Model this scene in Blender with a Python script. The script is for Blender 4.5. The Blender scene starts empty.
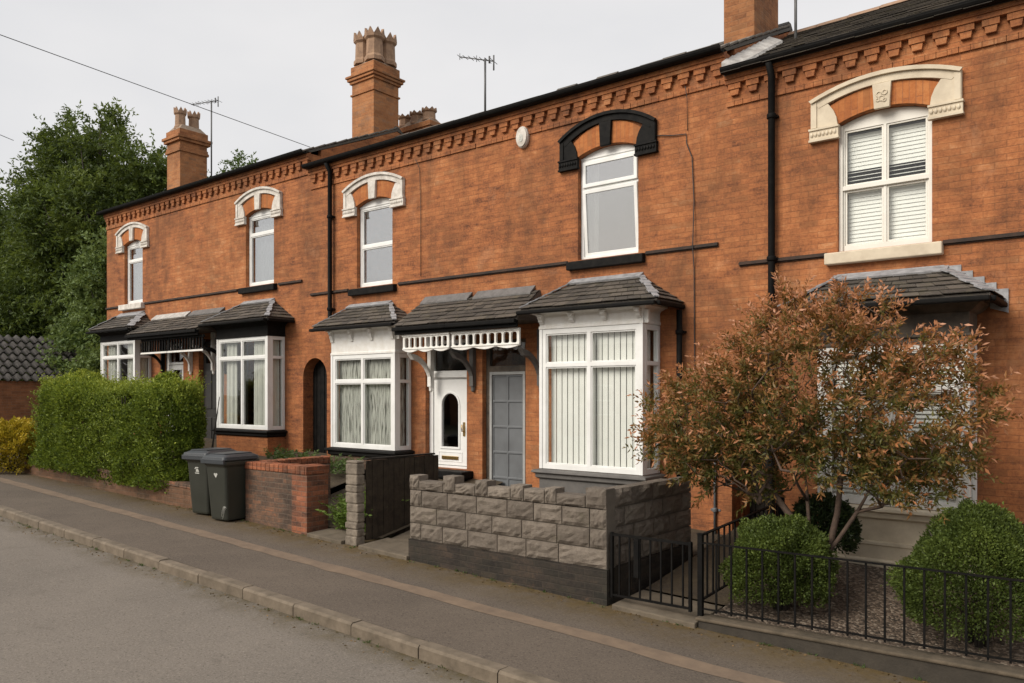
import bpy, bmesh, math, random
import numpy as np
from mathutils import Vector, Matrix
from mathutils.geometry import tessellate_polygon
R = math.radians
sc = bpy.context.scene
col = sc.collection
random.seed(7)

# ------------------------------------------------------------------ materials
class NT:
    def __init__(s, name):
        s.m = bpy.data.materials.new(name); s.m.use_nodes = True
        s.t = s.m.node_tree; s.n = s.t.nodes
        s.out = s.n['Material Output']; s.p = s.n['Principled BSDF']
        s.geo = s.n.new('ShaderNodeNewGeometry')
    def node(s, typ, **kw):
        n = s.n.new(typ)
        for k, v in kw.items():
            setattr(n, k, v)
        return n
    def link(s, a, b): s.t.links.new(a, b)
    def val(s, sock, v):
        if hasattr(v, 'links'): s.link(v, sock)
        else: sock.default_value = v
    def noise(s, scale, detail=4, rough=.6, vec=None, out='Fac', dist=0):
        n = s.node('ShaderNodeTexNoise'); n.inputs['Scale'].default_value = scale
        n.inputs['Detail'].default_value = detail; n.inputs['Roughness'].default_value = rough
        n.inputs['Distortion'].default_value = dist
        s.link(vec or s.geo.outputs['Position'], n.inputs['Vector'])
        return n.outputs[out]
    def mapr(s, v, a, b, c=0., d=1.):
        n = s.node('ShaderNodeMapRange'); s.val(n.inputs[0], v)
        for i, x in enumerate((a, b, c, d)): n.inputs[i+1].default_value = x
        return n.outputs[0]
    def mix(s, f, a, b, mode='MIX'):
        n = s.node('ShaderNodeMix', data_type='RGBA', blend_type=mode)
        s.val(n.inputs[0], f)
        for k, v in ((6, a), (7, b)):
            if hasattr(v, 'links'): s.link(v, n.inputs[k])
            else: n.inputs[k].default_value = (*v, 1) if len(v) == 3 else v
        return n.outputs[2]
    def math(s, op, a, b=0.):
        n = s.node('ShaderNodeMath', operation=op); s.val(n.inputs[0], a); s.val(n.inputs[1], b)
        return n.outputs[0]
    def ramp(s, v, stops):
        n = s.node('ShaderNodeValToRGB'); s.link(v, n.inputs[0])
        cr = n.color_ramp
        while len(cr.elements) < len(stops): cr.elements.new(.5)
        for e, (p, c) in zip(cr.elements, stops): e.position = p; e.color = (*c, 1)
        return n.outputs[0]
    def sep(s):
        n = s.node('ShaderNodeSeparateXYZ'); s.link(s.geo.outputs['Position'], n.inputs[0]); return n.outputs
    def comb(s, x, y, z=0.):
        n = s.node('ShaderNodeCombineXYZ')
        s.val(n.inputs[0], x); s.val(n.inputs[1], y); s.val(n.inputs[2], z)
        return n.outputs[0]
    def bump(s, h, strength=.3, dist=.01):
        n = s.node('ShaderNodeBump'); n.inputs['Strength'].default_value = strength
        n.inputs['Distance'].default_value = dist; s.link(h, n.inputs['Height'])
        s.link(n.outputs[0], s.p.inputs['Normal'])
    def color(s, c):
        s.val(s.p.inputs['Base Color'], c if hasattr(c, 'links') else (*c, 1))
    def rough(s, r): s.val(s.p.inputs['Roughness'], r)

def simple(name, c1, c2=None, scale=8, rough=.6, bump=.15, bdist=.004, bscale=60, spec=None, metal=0):
    t = NT(name)
    c2 = c2 or tuple(x*.75 for x in c1)
    n = t.noise(scale, 5, .65)
    t.color(t.mix(t.mapr(n, .35, .68), c1, c2)); t.rough(rough)
    if bump: t.bump(t.noise(bscale, 3, .6), bump, bdist)
    if spec is not None: t.p.inputs['Specular IOR Level'].default_value = spec
    t.p.inputs['Metallic'].default_value = metal
    return t.m

def brickmat(name, stops, mortar, bw=.225, rh=.075, ms=.006, soot=.45, sootcol=(.09, .045, .025), vertical=False, msoft=.5, bumpd=.006, pale=.25, tc=.6):
    t = NT(name); o = t.sep()
    u = t.math('ADD', o[0], o[1])
    # small wobble so that the courses are never ruled lines
    wob = t.mapr(t.noise(1.7, 3), 0, 1, -.012, .012)
    fine = t.mapr(t.noise(38, 2), 0, 1, -.004, .004)
    v = t.math('ADD', t.math('ADD', o[2], wob), fine); u = t.math('ADD', u, fine)
    vec = t.comb(v, u) if vertical else t.comb(u, v)
    b = t.node('ShaderNodeTexBrick'); t.link(vec, b.inputs['Vector'])
    b.inputs['Scale'].default_value = 1; b.inputs['Brick Width'].default_value = bw
    b.inputs['Row Height'].default_value = rh; b.inputs['Mortar Size'].default_value = ms
    b.inputs['Mortar Smooth'].default_value = msoft
    b.inputs['Color1'].default_value = (0, 0, 0, 1); b.inputs['Color2'].default_value = (1, 1, 1, 1)
    b.inputs['Mortar'].default_value = (.5, .5, .5, 1)
    tint = t.math('ADD', t.mapr(t.noise(2.6, 6, .7), .3, .7, -.3, .3), t.mapr(b.outputs['Color'], 0, 1, .5-tc/2, .5+tc/2))
    hm = t.node('ShaderNodeMapping'); t.link(t.geo.outputs['Position'], hm.inputs[0]); hm.inputs['Scale'].default_value = (2.4, 2.4, 11)
    tint = t.math('ADD', tint, t.mapr(t.noise(1, 6, .72, hm.outputs[0], dist=.5), .3, .7, -.34, .34))
    tint = t.math('ADD', tint, t.mapr(t.noise(.33, 2, .5), .35, .65, -.16, .16))
    tint = t.math('ADD', tint, t.mapr(t.noise(30, 5, .8), .3, .7, -.34, .34))
    c = t.ramp(t.mapr(tint, -.1, 1.1), stops)
    # weathering: soot streaks and pale bloom with shapes of their own
    sv = t.node('ShaderNodeMapping'); t.link(t.geo.outputs['Position'], sv.inputs[0]); sv.inputs['Scale'].default_value = (1, 1, .45)
    s1 = t.mapr(t.noise(1.1, 8, .75, sv.outputs[0], dist=.6), .44, .68, 0, soot)
    c = t.mix(s1, c, sootcol)
    dk = t.math('MULTIPLY', t.math('GREATER_THAN', b.outputs['Color'], .9), .3)
    c = t.mix(dk, c, sootcol)
    s2 = t.mapr(t.noise(1.3, 6, .75, dist=1.0), .57, .75, 0, pale)
    c = t.mix(s2, c, (.50, .27, .15))
    mf = t.math('MULTIPLY', b.outputs['Fac'], t.mapr(t.noise(2.2, 7, .75), .36, .64, .05, .8))
    c = t.mix(mf, c, mortar)
    t.color(c); t.rough(.88)
    t.p.inputs['Specular IOR Level'].default_value = .25
    h = t.math('SUBTRACT', t.math('MULTIPLY', t.noise(70, 4), .5), b.outputs['Fac'])
    t.bump(h, .55, bumpd)
    return t.m

M = {}
M['brick'] = brickmat('orange_brick', [(0, (.12, .048, .026)), (.25, (.265, .098, .042)), (.5, (.375, .138, .053)), (.75, (.44, .175, .068)), (1, (.49, .24, .115))], (.175, .08, .042), soot=.68, tc=.3, ms=.0055, pale=.36)
M['brick_shaft'] = brickmat('chimney_brick', [(0, (.22, .09, .04)), (.4, (.36, .15, .062)), (.75, (.42, .19, .08)), (1, (.32, .17, .10))], (.25, .15, .09), soot=.55, pale=.35)
M['brick_arch'] = brickmat('arch_brick', [(0, (.30, .10, .037)), (.5, (.42, .145, .046)), (1, (.50, .20, .07))], (.27, .12, .065), bw=.6, rh=.072, ms=.006, vertical=True, soot=.25)
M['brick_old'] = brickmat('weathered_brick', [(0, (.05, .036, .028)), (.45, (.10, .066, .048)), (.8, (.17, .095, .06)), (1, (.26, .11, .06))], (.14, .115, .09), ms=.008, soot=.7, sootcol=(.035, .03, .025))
M['brick_red'] = brickmat('red_brick', [(0, (.10, .045, .028)), (.5, (.27, .09, .042)), (1, (.37, .14, .07))], (.16, .11, .08), ms=.007, soot=.75, sootcol=(.05, .032, .022))
M['brick_pier'] = brickmat('sooty_red_brick', [(0, (.07, .04, .03)), (.4, (.17, .075, .045)), (.7, (.25, .09, .045)), (1, (.34, .13, .07))], (.18, .13, .095), ms=.009, soot=.75, sootcol=(.05, .035, .028), tc=1.)
M['brick_dark'] = brickmat('dark_brick', [(0, (.02, .017, .015)), (.5, (.042, .033, .027)), (1, (.075, .053, .038))], (.045, .038, .03), ms=.008, soot=.6, sootcol=(.03, .03, .022))
M['brick_oldbrown'] = brickmat('mossy_brown_brick', [(0, (.07, .042, .028)), (.5, (.13, .07, .04)), (1, (.19, .10, .06))], (.12, .09, .065), ms=.008, soot=.8, sootcol=(.04, .034, .02))
M['brick_brown'] = brickmat('brown_brick', [(0, (.16, .075, .04)), (.5, (.27, .115, .055)), (1, (.34, .16, .08))], (.2, .14, .1), ms=.008, soot=.6)
M['white'] = simple('white_paint', (.82, .81, .78), (.70, .67, .61), 7, .5, .12)
M['pvc'] = simple('white_frame', (.82, .82, .80), (.72, .72, .69), 3, .35, .04)
M['stone_white'] = simple('white_stone', (.72, .68, .62), (.45, .41, .36), 7, .8, .5, .006)
M['cream'] = simple('cream_stone', (.66, .57, .43), (.50, .42, .31), 4, .75, .3, .004)
M['black'] = simple('black_paint', (.006, .006, .006), (.016, .0145, .013), 9, .65, .4, .005, spec=.1)
M['metal'] = simple('black_metal', (.005, .005, .005), (.010, .009, .008), 14, .65, .1, spec=.1)
M['grey_paint'] = simple('grey_paint', (.14, .148, .155), (.11, .115, .12), 3, .5, .08)
M['grey_stone'] = simple('grey_painted_stone', (.13, .12, .11), (.09, .085, .08), 6, .7, .3)
M['lead'] = simple('lead_flashing', (.36, .36, .37), (.20, .20, .205), 9, .6, .5, .008, 16)
M['lead_pale'] = simple('pale_mortar_flashing', (.52, .50, .47), (.30, .28, .26), 8, .85, .6, .01, 22)
M['lead_dark'] = simple('dark_flashing', (.16, .15, .145), (.10, .095, .09), 8, .7, .5, .01, 22)
M['coping_stone'] = simple('mossy_coping', (.12, .092, .062), (.06, .047, .03), 5, .92, .7, .008, 45)
M['plinth'] = simple('sooty_render', (.05, .041, .03), (.028, .023, .017), 4, .9, .6, .008, 40)
M['pantile'] = simple('grey_pantile', (.085, .075, .068), (.04, .036, .03), 5, .8, .5, .01, 22)
M['timber_brown'] = simple('brown_timber', (.05, .038, .026), (.022, .017, .013), 9, .85, .6, spec=.2)
M['post_stone'] = simple('rough_post_stone', (.24, .20, .155), (.11, .09, .068), 9, .95, .9, .015, 28)
M['frame_grey'] = simple('pale_grey_frame', (.36, .36, .35), (.28, .28, .27), 6, .5, .1)
M['verge'] = simple('verge_stone', (.20, .17, .14), (.09, .075, .06), 8, .85, .6, .01, 22)
M['timber'] = simple('dark_timber', (.03, .024, .019), (.014, .012, .010), 11, .85, .5, spec=.2)
M['plastic'] = simple('bin_plastic', (.026, .028, .021), (.034, .036, .028), 3, .42, .12, .002, 180)
M['lid'] = simple('lid_plastic', (.035, .04, .045), (.045, .05, .055), 3, .4, .12, .002, 180)
M['sticker'] = simple('sticker', (.55, .55, .5), (.35, .35, .32), 30, .6, 0)
M['curtain'] = simple('curtain_cloth', (.62, .62, .57), (.52, .52, .48), 4, .9, .05)
M['blind'] = simple('blind_slat', (.84, .83, .80), (.78, .77, .74), 4, .6, 0)
M['brass'] = simple('brass', (.50, .34, .12), (.4, .26, .1), 20, .35, 0, metal=1)
M['dark_door'] = simple('dark_door', (.03, .028, .026), (.02, .018, .017), 6, .5, .1)
M['interior'] = simple('interior_plaster', (.25, .23, .2), None, 2, .9, 0)
M['cable'] = simple('cable_sheath', (.03, .03, .03), None, 4, .6, 0)
M['alu'] = simple('aerial_metal', (.12, .12, .12), (.08, .08, .08), 10, .45, 0)
M['bark'] = simple('bark', (.10, .065, .045), (.06, .04, .03), 14, .9, .8, .01, 40)
M['bark_dark'] = simple('dark_bark', (.05, .04, .03), (.03, .025, .02), 10, .9, .8, .01, 30)
M['concrete'] = simple('concrete', (.15, .12, .085), (.08, .063, .043), 3.5, .9, .5, .006, 55)
M['kerb'] = simple('kerb_stone', (.19, .15, .108), (.10, .078, .054), 4.5, .9, .5, .006, 60)
M['terracotta'] = simple('chimney_pot_clay', (.38, .24, .15), (.24, .15, .10), 9, .9, .5, .01, 30)

def slatemat():
    t = NT('slate'); g = t.geo
    r = g.outputs['Random Per Island']
    c = t.ramp(r, [(0, (.04, .034, .028)), (.5, (.068, .057, .046)), (1, (.10, .083, .066))])
    moss = t.mapr(t.noise(6, 6, .7), .52, .7, 0, .6)
    c = t.mix(moss, c, (.10, .085, .045))
    c = t.mix(t.mapr(t.noise(40, 3), .55, .75, 0, .35), c, (.2, .18, .16))
    t.color(c); t.rough(.75); t.bump(t.noise(45, 4), .4, .006); return t.m
M['slate'] = slatemat()

def glassmat(name, refl=.10, tint=(1, 1, 1)):
    t = NT(name); t.n.remove(t.p)
    tr = t.node('ShaderNodeBsdfTransparent'); tr.inputs[0].default_value = (*tint, 1)
    gl = t.node('ShaderNodeBsdfGlossy'); gl.inputs['Roughness'].default_value = .015
    bn = t.node('ShaderNodeBump'); bn.inputs['Strength'].default_value = .03; bn.inputs['Distance'].default_value = .02
    t.link(t.noise(2.5, 1), bn.inputs['Height']); t.link(bn.outputs[0], gl.inputs['Normal'])
    fr = t.node('ShaderNodeLayerWeight'); fr.inputs[0].default_value = .5
    f = t.math('MINIMUM', t.math('ADD', t.math('POWER', fr.outputs['Facing'], 4.), refl), 1.)
    mx = t.node('ShaderNodeMixShader'); t.link(f, mx.inputs[0])
    t.link(tr.outputs[0], mx.inputs[1]); t.link(gl.outputs[0], mx.inputs[2])
    t.link(mx.outputs[0], t.out.inputs[0]); return t.m
M['glass'] = glassmat('window_glass', .045, (.98, .99, .98))
M['glass_up'] = glassmat('upper_window_glass', .46, (.9, .92, .93))

def netmat():
    t = NT('lace_curtain'); o = t.sep()
    w = t.node('ShaderNodeTexVoronoi'); w.inputs['Scale'].default_value = 1
    m = t.node('ShaderNodeMapping'); t.link(t.geo.outputs['Position'], m.inputs[0]); m.inputs['Scale'].default_value = (95, 40, 5)
    t.link(m.outputs[0], w.inputs['Vector'])
    n = t.noise(1, 3, .6, m.outputs[0])
    a = t.mapr(t.math('ADD', w.outputs['Distance'], t.math('MULTIPLY', n, .6)), .75, 1.15, 0, 1)
    t.color(t.mix(a, (.50, .50, .46), (.13, .13, .115))); t.rough(.95); return t.m
M['lace'] = netmat()

def leafmat(name, stops, trans=.35, attr=None, rough=.55):
    t = NT(name)
    a = t.node('ShaderNodeAttribute'); a.attribute_name = attr or 'var'
    v = a.outputs['Fac']
    c = t.ramp(v, stops)
    t.color(c); t.rough(rough); t.p.inputs['Specular IOR Level'].default_value = .3
    tr = t.node('ShaderNodeBsdfTranslucent'); t.link(t.mix(.35, c, (.22, .26, .03)), tr.inputs[0])
    mx = t.node('ShaderNodeMixShader'); mx.inputs[0].default_value = trans
    t.link(t.p.outputs[0], mx.inputs[1]); t.link(tr.outputs[0], mx.inputs[2])
    t.link(mx.outputs[0], t.out.inputs[0]); return t.m
M['tree_leaf'] = leafmat('tree_leaf', [(0, (.035, .056, .012)), (.5, (.08, .12, .025)), (1, (.17, .215, .045))])
M['shrub_leaf'] = leafmat('tall_shrub_leaf', [(0, (.035, .065, .018)), (.5, (.08, .13, .036)), (1, (.16, .22, .07))])
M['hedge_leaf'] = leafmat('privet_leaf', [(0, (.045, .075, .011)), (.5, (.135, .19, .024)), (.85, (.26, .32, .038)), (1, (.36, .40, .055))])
M['box_leaf'] = leafmat('box_leaf', [(0, (.04, .058, .013)), (.5, (.088, .125, .026)), (1, (.175, .225, .045))])
M['dark_leaf'] = leafmat('dark_shrub_leaf', [(0, (.012, .022, .008)), (1, (.03, .048, .015))], .2)
M['yellow_leaf'] = leafmat('golden_leaf', [(0, (.10, .10, .012)), (.4, (.36, .27, .02)), (1, (.60, .42, .03))])
M['photinia_leaf'] = leafmat('photinia_leaf', [(0, (.06, .07, .018)), (.3, (.12, .115, .03)), (.55, (.22, .13, .042)), (.8, (.42, .165, .065)), (1, (.58, .29, .17))], .3, rough=.4)
M['litter'] = leafmat('dead_leaf', [(0, (.05, .03, .012)), (.5, (.12, .075, .03)), (1, (.22, .13, .05))], .1)
M['fern_leaf'] = leafmat('fern_leaf', [(0, (.08, .13, .02)), (1, (.2, .3, .06))])

def roadmat():
    t = NT('asphalt_road')
    c = t.mix(t.mapr(t.noise(.5, 6, .7), .35, .7), (.192, .168, .143), (.15, .132, .113))
    c = t.mix(t.mapr(t.noise(55, 3, .8), .5, .68, 0, .8), c, (.29, .25, .205))
    c = t.mix(t.mapr(t.noise(42, 3, .8), .55, .68, 0, .8), c, (.07, .06, .05))
    c = t.mix(t.mapr(t.noise(1.6, 7, .75, dist=.8), .56, .7, 0, .45), c, (.10, .085, .07))
    o = t.sep()  # silt and moss gathered along the kerb
    e = t.math('MULTIPLY', t.mapr(o[1], -5.6, -5.17, 0, 1), t.mapr(t.noise(3, 6, .75), .35, .62))
    c = t.mix(t.math('MULTIPLY', e, .85), c, t.mix(t.noise(12, 5), (.03, .022, .01), (.12, .09, .035)))
    t.color(c); t.rough(.9); t.bump(t.noise(170, 3), .6, .006); t.p.inputs['Specular IOR Level'].default_value = .2; return t.m
M['road'] = roadmat()
def pavemat():
    t = NT('asphalt_pavement')
    c = t.mix(t.mapr(t.noise(.8, 6, .7), .35, .7), (.132, .107, .085), (.098, .08, .065))
    c = t.mix(t.mapr(t.noise(55, 3, .8), .52, .68, 0, .75), c, (.19, .155, .12))
    c = t.mix(t.mapr(t.noise(40, 3, .8), .55, .68, 0, .75), c, (.035, .028, .022))
    o = t.sep()
    e = t.math('MULTIPLY', t.mapr(o[1], -3.7, -3.05, 0, 1), t.mapr(t.noise(2.6, 7, .8), .3, .55))
    c = t.mix(t.math('MULTIPLY', e, .9), c, t.mix(t.noise(14, 4), (.05, .035, .014), (.15, .10, .035)))
    t.color(c); t.rough(.92); t.bump(t.noise(150, 3), .6, .006); t.p.inputs['Specular IOR Level'].default_value = .2; return t.m
M['pave'] = pavemat()
M['patch'] = simple('trench_patch', (.20, .142, .095), (.14, .10, .07), 5, .92, .6, .006, 120)
def gravelmat():
    t = NT('gravel')
    v = t.node('ShaderNodeTexVoronoi'); v.inputs['Scale'].default_value = 42; t.link(t.geo.outputs['Position'], v.inputs['Vector'])
    s = t.node('ShaderNodeSeparateColor'); t.link(v.outputs['Color'], s.inputs[0])
    c = t.ramp(s.outputs[0], [(0, (.03, .022, .015)), (.4, (.085, .06, .041)), (.75, (.15, .108, .076)), (1, (.27, .22, .17))])
    t.color(c); t.rough(.9); t.bump(t.math('SUBTRACT', 1., v.outputs['Distance']), .9, .015); return t.m
M['gravel'] = gravelmat()
M['soil'] = simple('soil', (.045, .032, .02), (.075, .055, .03), 5, .95, .9, .02, 25)
M['grass_ground'] = simple('rough_ground', (.04, .05, .018), (.07, .06, .03), 2, .95, .8, .02, 30)
def stonemat():
    t = NT('rockfaced_block')
    r = t.geo.outputs['Random Per Island']
    c = t.ramp(r, [(0, (.135, .11, .087)), (.5, (.18, .148, .117)), (1, (.235, .195, .155))])
    c = t.mix(t.mapr(t.noise(9, 6, .75), .45, .7, 0, .6), c, (.07, .057, .044))
    c = t.mix(t.mapr(t.noise(14, 5, .7), .56, .73, 0, .5), c, (.29, .25, .20))
    c = t.mix(t.mapr(t.noise(3.5, 6, .8), .55, .7, 0, .55), c, (.075, .065, .035))
    t.color(c); t.rough(.95); t.bump(t.noise(38, 7, .75), 1., .02); return t.m
M['block'] = stonemat()
M['mortar'] = simple('wall_mortar', (.15, .125, .10), (.10, .085, .066), 8, .95, .4)

# ------------------------------------------------------------------ scene-graph helpers
OFF = {}
def tag(o, label=None, cat=None, group=None, kind=None):
    if label: o['label'] = label
    if cat: o['category'] = cat
    if group: o['group'] = group
    if kind: o['kind'] = kind
    return o
def thing(name, loc, label, cat, group=None):
    o = bpy.data.objects.new(name, None); col.objects.link(o)
    o.empty_display_size = .2; o.location = loc; OFF[o] = Vector(loc)
    return tag(o, label, cat, group)

class MB:
    def __init__(s): s.v = []; s.f = []; s.sm = []
    def add(s, vs, fs, smooth=False):
        b = len(s.v); s.v += [tuple(v) for v in vs]
        for f in fs: s.f.append([b+i for i in f]); s.sm.append(smooth)
        return s
    def hexa(s, p):   # 4 bottom (ccw), 4 top
        return s.add(p, [(3,2,1,0), (4,5,6,7), (0,1,5,4), (1,2,6,5), (2,3,7,6), (3,0,4,7)])
    def box(s, x0, x1, y0, y1, z0, z1):
        return s.hexa([(x0,y0,z0), (x1,y0,z0), (x1,y1,z0), (x0,y1,z0), (x0,y0,z1), (x1,y0,z1), (x1,y1,z1), (x0,y1,z1)])
    def prism(s, poly, a, b, axis='y', holes=()):
        """poly in (x,z) for axis y, (y,z) for axis x, (x,y) for axis z; extruded a..b; holes cut through"""
        def P(q, d):
            return (q[0], d, q[1]) if axis == 'y' else ((d, q[0], q[1]) if axis == 'x' else (q[0], q[1], d))
        loops = [list(poly)] + [list(h) for h in holes]
        flat = [q for l in loops for q in l]; n = len(flat)
        tris = tessellate_polygon([[Vector((q[0], q[1], 0)) for q in l] for l in loops])
        vs = [P(q, a) for q in flat] + [P(q, b) for q in flat]
        fs = [tuple(t) for t in tris] + [tuple(n+i for i in reversed(t)) for t in tris]
        k = 0
        for l in loops:
            m = len(l)
            for i in range(m):
                j = (i+1) % m; fs.append((k+i, k+j, n+k+j, n+k+i))
            k += m
        return s.add(vs, fs)
    def wrap(s, x0, x1, d, prof, yb=0., close=True):
        """moulding round a box bay (left side, front, right side): profile of (out, z)"""
        n = len(prof); vs = []
        for o, z in prof: vs += [(x0-o, yb, z), (x0-o, yb-d-o, z), (x1+o, yb-d-o, z), (x1+o, yb, z)]
        fs = []
        m = n if close else n-1
        for i in range(m):
            j = (i+1) % n
            for k in range(3): fs.append((4*i+k, 4*i+k+1, 4*j+k+1, 4*j+k))
        if close:
            fs.append(tuple(4*i for i in range(n))); fs.append(tuple(4*i+3 for i in reversed(range(n))))
        return s.add(vs, fs)
    def lathe(s, prof, cx, cy, n=12, smooth=True):
        vs = []
        for r, z in prof:
            for i in range(n):
                a = 2*math.pi*i/n; vs.append((cx+r*math.cos(a), cy+r*math.sin(a), z))
        fs = []
        for k in range(len(prof)-1):
            for i in range(n):
                j = (i+1) % n; fs.append((k*n+i, k*n+j, (k+1)*n+j, (k+1)*n+i))
        fs.append(tuple(reversed(range(n)))); fs.append(tuple((len(prof)-1)*n+i for i in range(n)))
        return s.add(vs, fs, smooth)
    def tube(s, pts, r, n=7, smooth=True):
        pts = [Vector(p) for p in pts]; rs = r if isinstance(r, (list, tuple)) else [r]*len(pts)
        vs = []; up = None
        for i, p in enumerate(pts):
            d = (pts[min(i+1, len(pts)-1)] - pts[max(i-1, 0)]).normalized()
            if up is None: up = Vector((0, 0, 1)) if abs(d.z) < .9 else Vector((1, 0, 0))
            a = d.cross(up).normalized(); b = a.cross(d).normalized(); up = b
            for k in range(n):
                t = 2*math.pi*k/n; vs.append(p + a*math.cos(t)*rs[i] + b*math.sin(t)*rs[i])
        fs = []
        for i in range(len(pts)-1):
            for k in range(n):
                j = (k+1) % n; fs.append((i*n+k, i*n+j, (i+1)*n+j, (i+1)*n+k))
        fs.append(tuple(reversed(range(n)))); fs.append(tuple((len(pts)-1)*n+k for k in range(n)))
        return s.add(vs, fs, smooth)
    def strip(s, A, B, w, th, up=(0, 0, 1), side=None):
        """flat bar from A to B, width w along side, thickness th along up"""
        A, B, u = Vector(A), Vector(B), Vector(up).normalized()
        d = (B-A).normalized(); sd = Vector(side).normalized() if side else d.cross(u).normalized()
        u = sd.cross(d).normalized()
        if u.dot(Vector(up)) < 0: u = -u
        h = sd*w/2; t = u*th
        return s.hexa([A-h, B-h, B+h, A+h, A-h+t, B-h+t, B+h+t, A+h+t])
    def build(s, name, mat, parent=None, bevel=0):
        off = OFF.get(parent, Vector((0, 0, 0)))
        me = bpy.data.meshes.new(name)
        me.from_pydata([tuple(Vector(v)-off) for v in s.v], [], s.f)
        me.polygons.foreach_set('use_smooth', s.sm); me.validate()
        bm = bmesh.new(); bm.from_mesh(me); bmesh.ops.recalc_face_normals(bm, faces=bm.faces); bm.to_mesh(me); bm.free()
        me.materials.append(mat)
        o = bpy.data.objects.new(name, me); col.objects.link(o)
        if parent: o.parent = parent
        OFF[o] = off
        if bevel:
            b = o.modifiers.new('edge', 'BEVEL'); b.width = bevel; b.segments = 2; b.limit_method = 'ANGLE'; b.angle_limit = R(40)
        return o

def arc(cx, z, w, rise, n=10, rev=False):
    """points of a segmental arch from left to right, springing at z, chord w"""
    r = (w*w/4 + rise*rise)/(2*rise); a0 = math.asin(w/2/r); out = []
    for i in range(n+1):
        a = -a0 + 2*a0*i/n; out.append((cx + r*math.sin(a), z + rise - r + r*math.cos(a)))
    return out[::-1] if rev else out
def rect(x0, x1, z0, z1): return [(x0, z0), (x1, z0), (x1, z1), (x0, z1)]

def leaves(name, P, D, ln, wd, var, mat, parent=None, rng=None, fold=.25, jitter=.3):
    """one small folded leaf per point P, pointing along D"""
    rng = rng or np.random.default_rng(1); n = len(P)
    P = np.asarray(P, dtype=np.float64); off = OFF.get(parent, Vector((0, 0, 0))); P = P - np.array(off)
    D = np.asarray(D); D = D/np.maximum(np.linalg.norm(D, axis=1, keepdims=True), 1e-6)
    D = D + rng.normal(0, jitter, (n, 3)); D /= np.linalg.norm(D, axis=1, keepdims=True)
    S = np.cross(D, rng.normal(0, 1, (n, 3))); S /= np.maximum(np.linalg.norm(S, axis=1, keepdims=True), 1e-6)
    N = np.cross(D, S); L = (ln*rng.uniform(.65, 1.3, n))[:, None]; W = (wd*rng.uniform(.7, 1.25, n))[:, None]
    V = np.empty((n, 4, 3)); V[:, 0] = P; V[:, 1] = P + D*L*.45 + S*W*.5 + N*W*fold
    V[:, 2] = P + D*L; V[:, 3] = P + D*L*.45 - S*W*.5 + N*W*fold
    me = bpy.data.meshes.new(name); me.vertices.add(4*n); me.vertices.foreach_set('co', V.ravel())
    idx = np.arange(4*n).reshape(n, 4)[:, [0, 1, 2, 0, 2, 3]].ravel()
    me.loops.add(6*n); me.loops.foreach_set('vertex_index', idx.astype(np.int32))
    me.polygons.add(2*n); me.polygons.foreach_set('loop_start', np.arange(0, 6*n, 3, dtype=np.int32))
    me.update(calc_edges=True)
    at = me.attributes.new('var', 'FLOAT', 'POINT'); at.data.foreach_set('value', np.repeat(np.clip(var, 0, 1), 4).astype(np.float32))
    me.materials.append(mat)
    o = bpy.data.objects.new(name, me); col.objects.link(o)
    if parent: o.parent = parent
    OFF[o] = off; return o

def lumpy(n, rng, scale=1.):
    """smooth random field built from a few waves"""
    K = rng.normal(0, 1, (n, 3))*scale; ph = rng.uniform(0, 6.28, n)
    return lambda P: np.sin(P @ K.T + ph).sum(1)/math.sqrt(n)

# ------------------------------------------------------------------ ground, road, pavement
def zp(x, y=-5.1):
    xx = max(min(x, 12.), -40.); return -.17 - .035*xx + .012*(y+5.1)
def sheet(name, xs, ys, zf, mat):
    m = MB(); vs = [(x, y, zf(x, y)) for x in xs for y in ys]; ny = len(ys)
    m.add(vs, [(i*ny+j, (i+1)*ny+j, (i+1)*ny+j+1, i*ny+j+1) for i in range(len(xs)-1) for j in range(ny-1)])
    o = m.build(name, mat); o['kind'] = 'structure'; return o
sheet('ground', [-700, -200, -80, -40, -25, -10, 0, 12, 60, 300, 700], [-600, -100, -30, -14, -6, 0, 8, 40, 150, 700], lambda x, y: zp(x)-.28, M['grass_ground'])
XS = [-90, -60, -40, -30, -22, -16, -12, -8, -4, 0, 4, 8, 12, 30]
sheet('road', XS, [-11.2, -9, -7, -5.16], lambda x, y: zp(x)-.115 + .02*min(0, 0), M['road'])
sheet('pavement', XS, [-5.02, -4.2, -3.5, -2.4], lambda x, y: zp(x, y), M['pave'])
sheet('opposite_pavement', XS, [-13.4, -11.34], lambda x, y: zp(x)+.005, M['pave'])
pm = MB(); rr = random.Random(3); xs = np.arange(-40, 6, .35)
def stripe_y(x): return -3.93 + (.0 if x > -14 else -.02*(x+14)*0)
vs = []
for x in xs:
    a = rr.uniform(-.022, .022); b = rr.uniform(-.022, .022)
    for y in (stripe_y(x)-.11+a, stripe_y(x)+.11+b): vs.append((x, y, zp(x, y)+.004))
pm.add(vs, [(2*i, 2*i+2, 2*i+3, 2*i+1) for i in range(len(xs)-1)])
pm.build('repaired_trench', M['patch'])['kind'] = 'structure'
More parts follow.
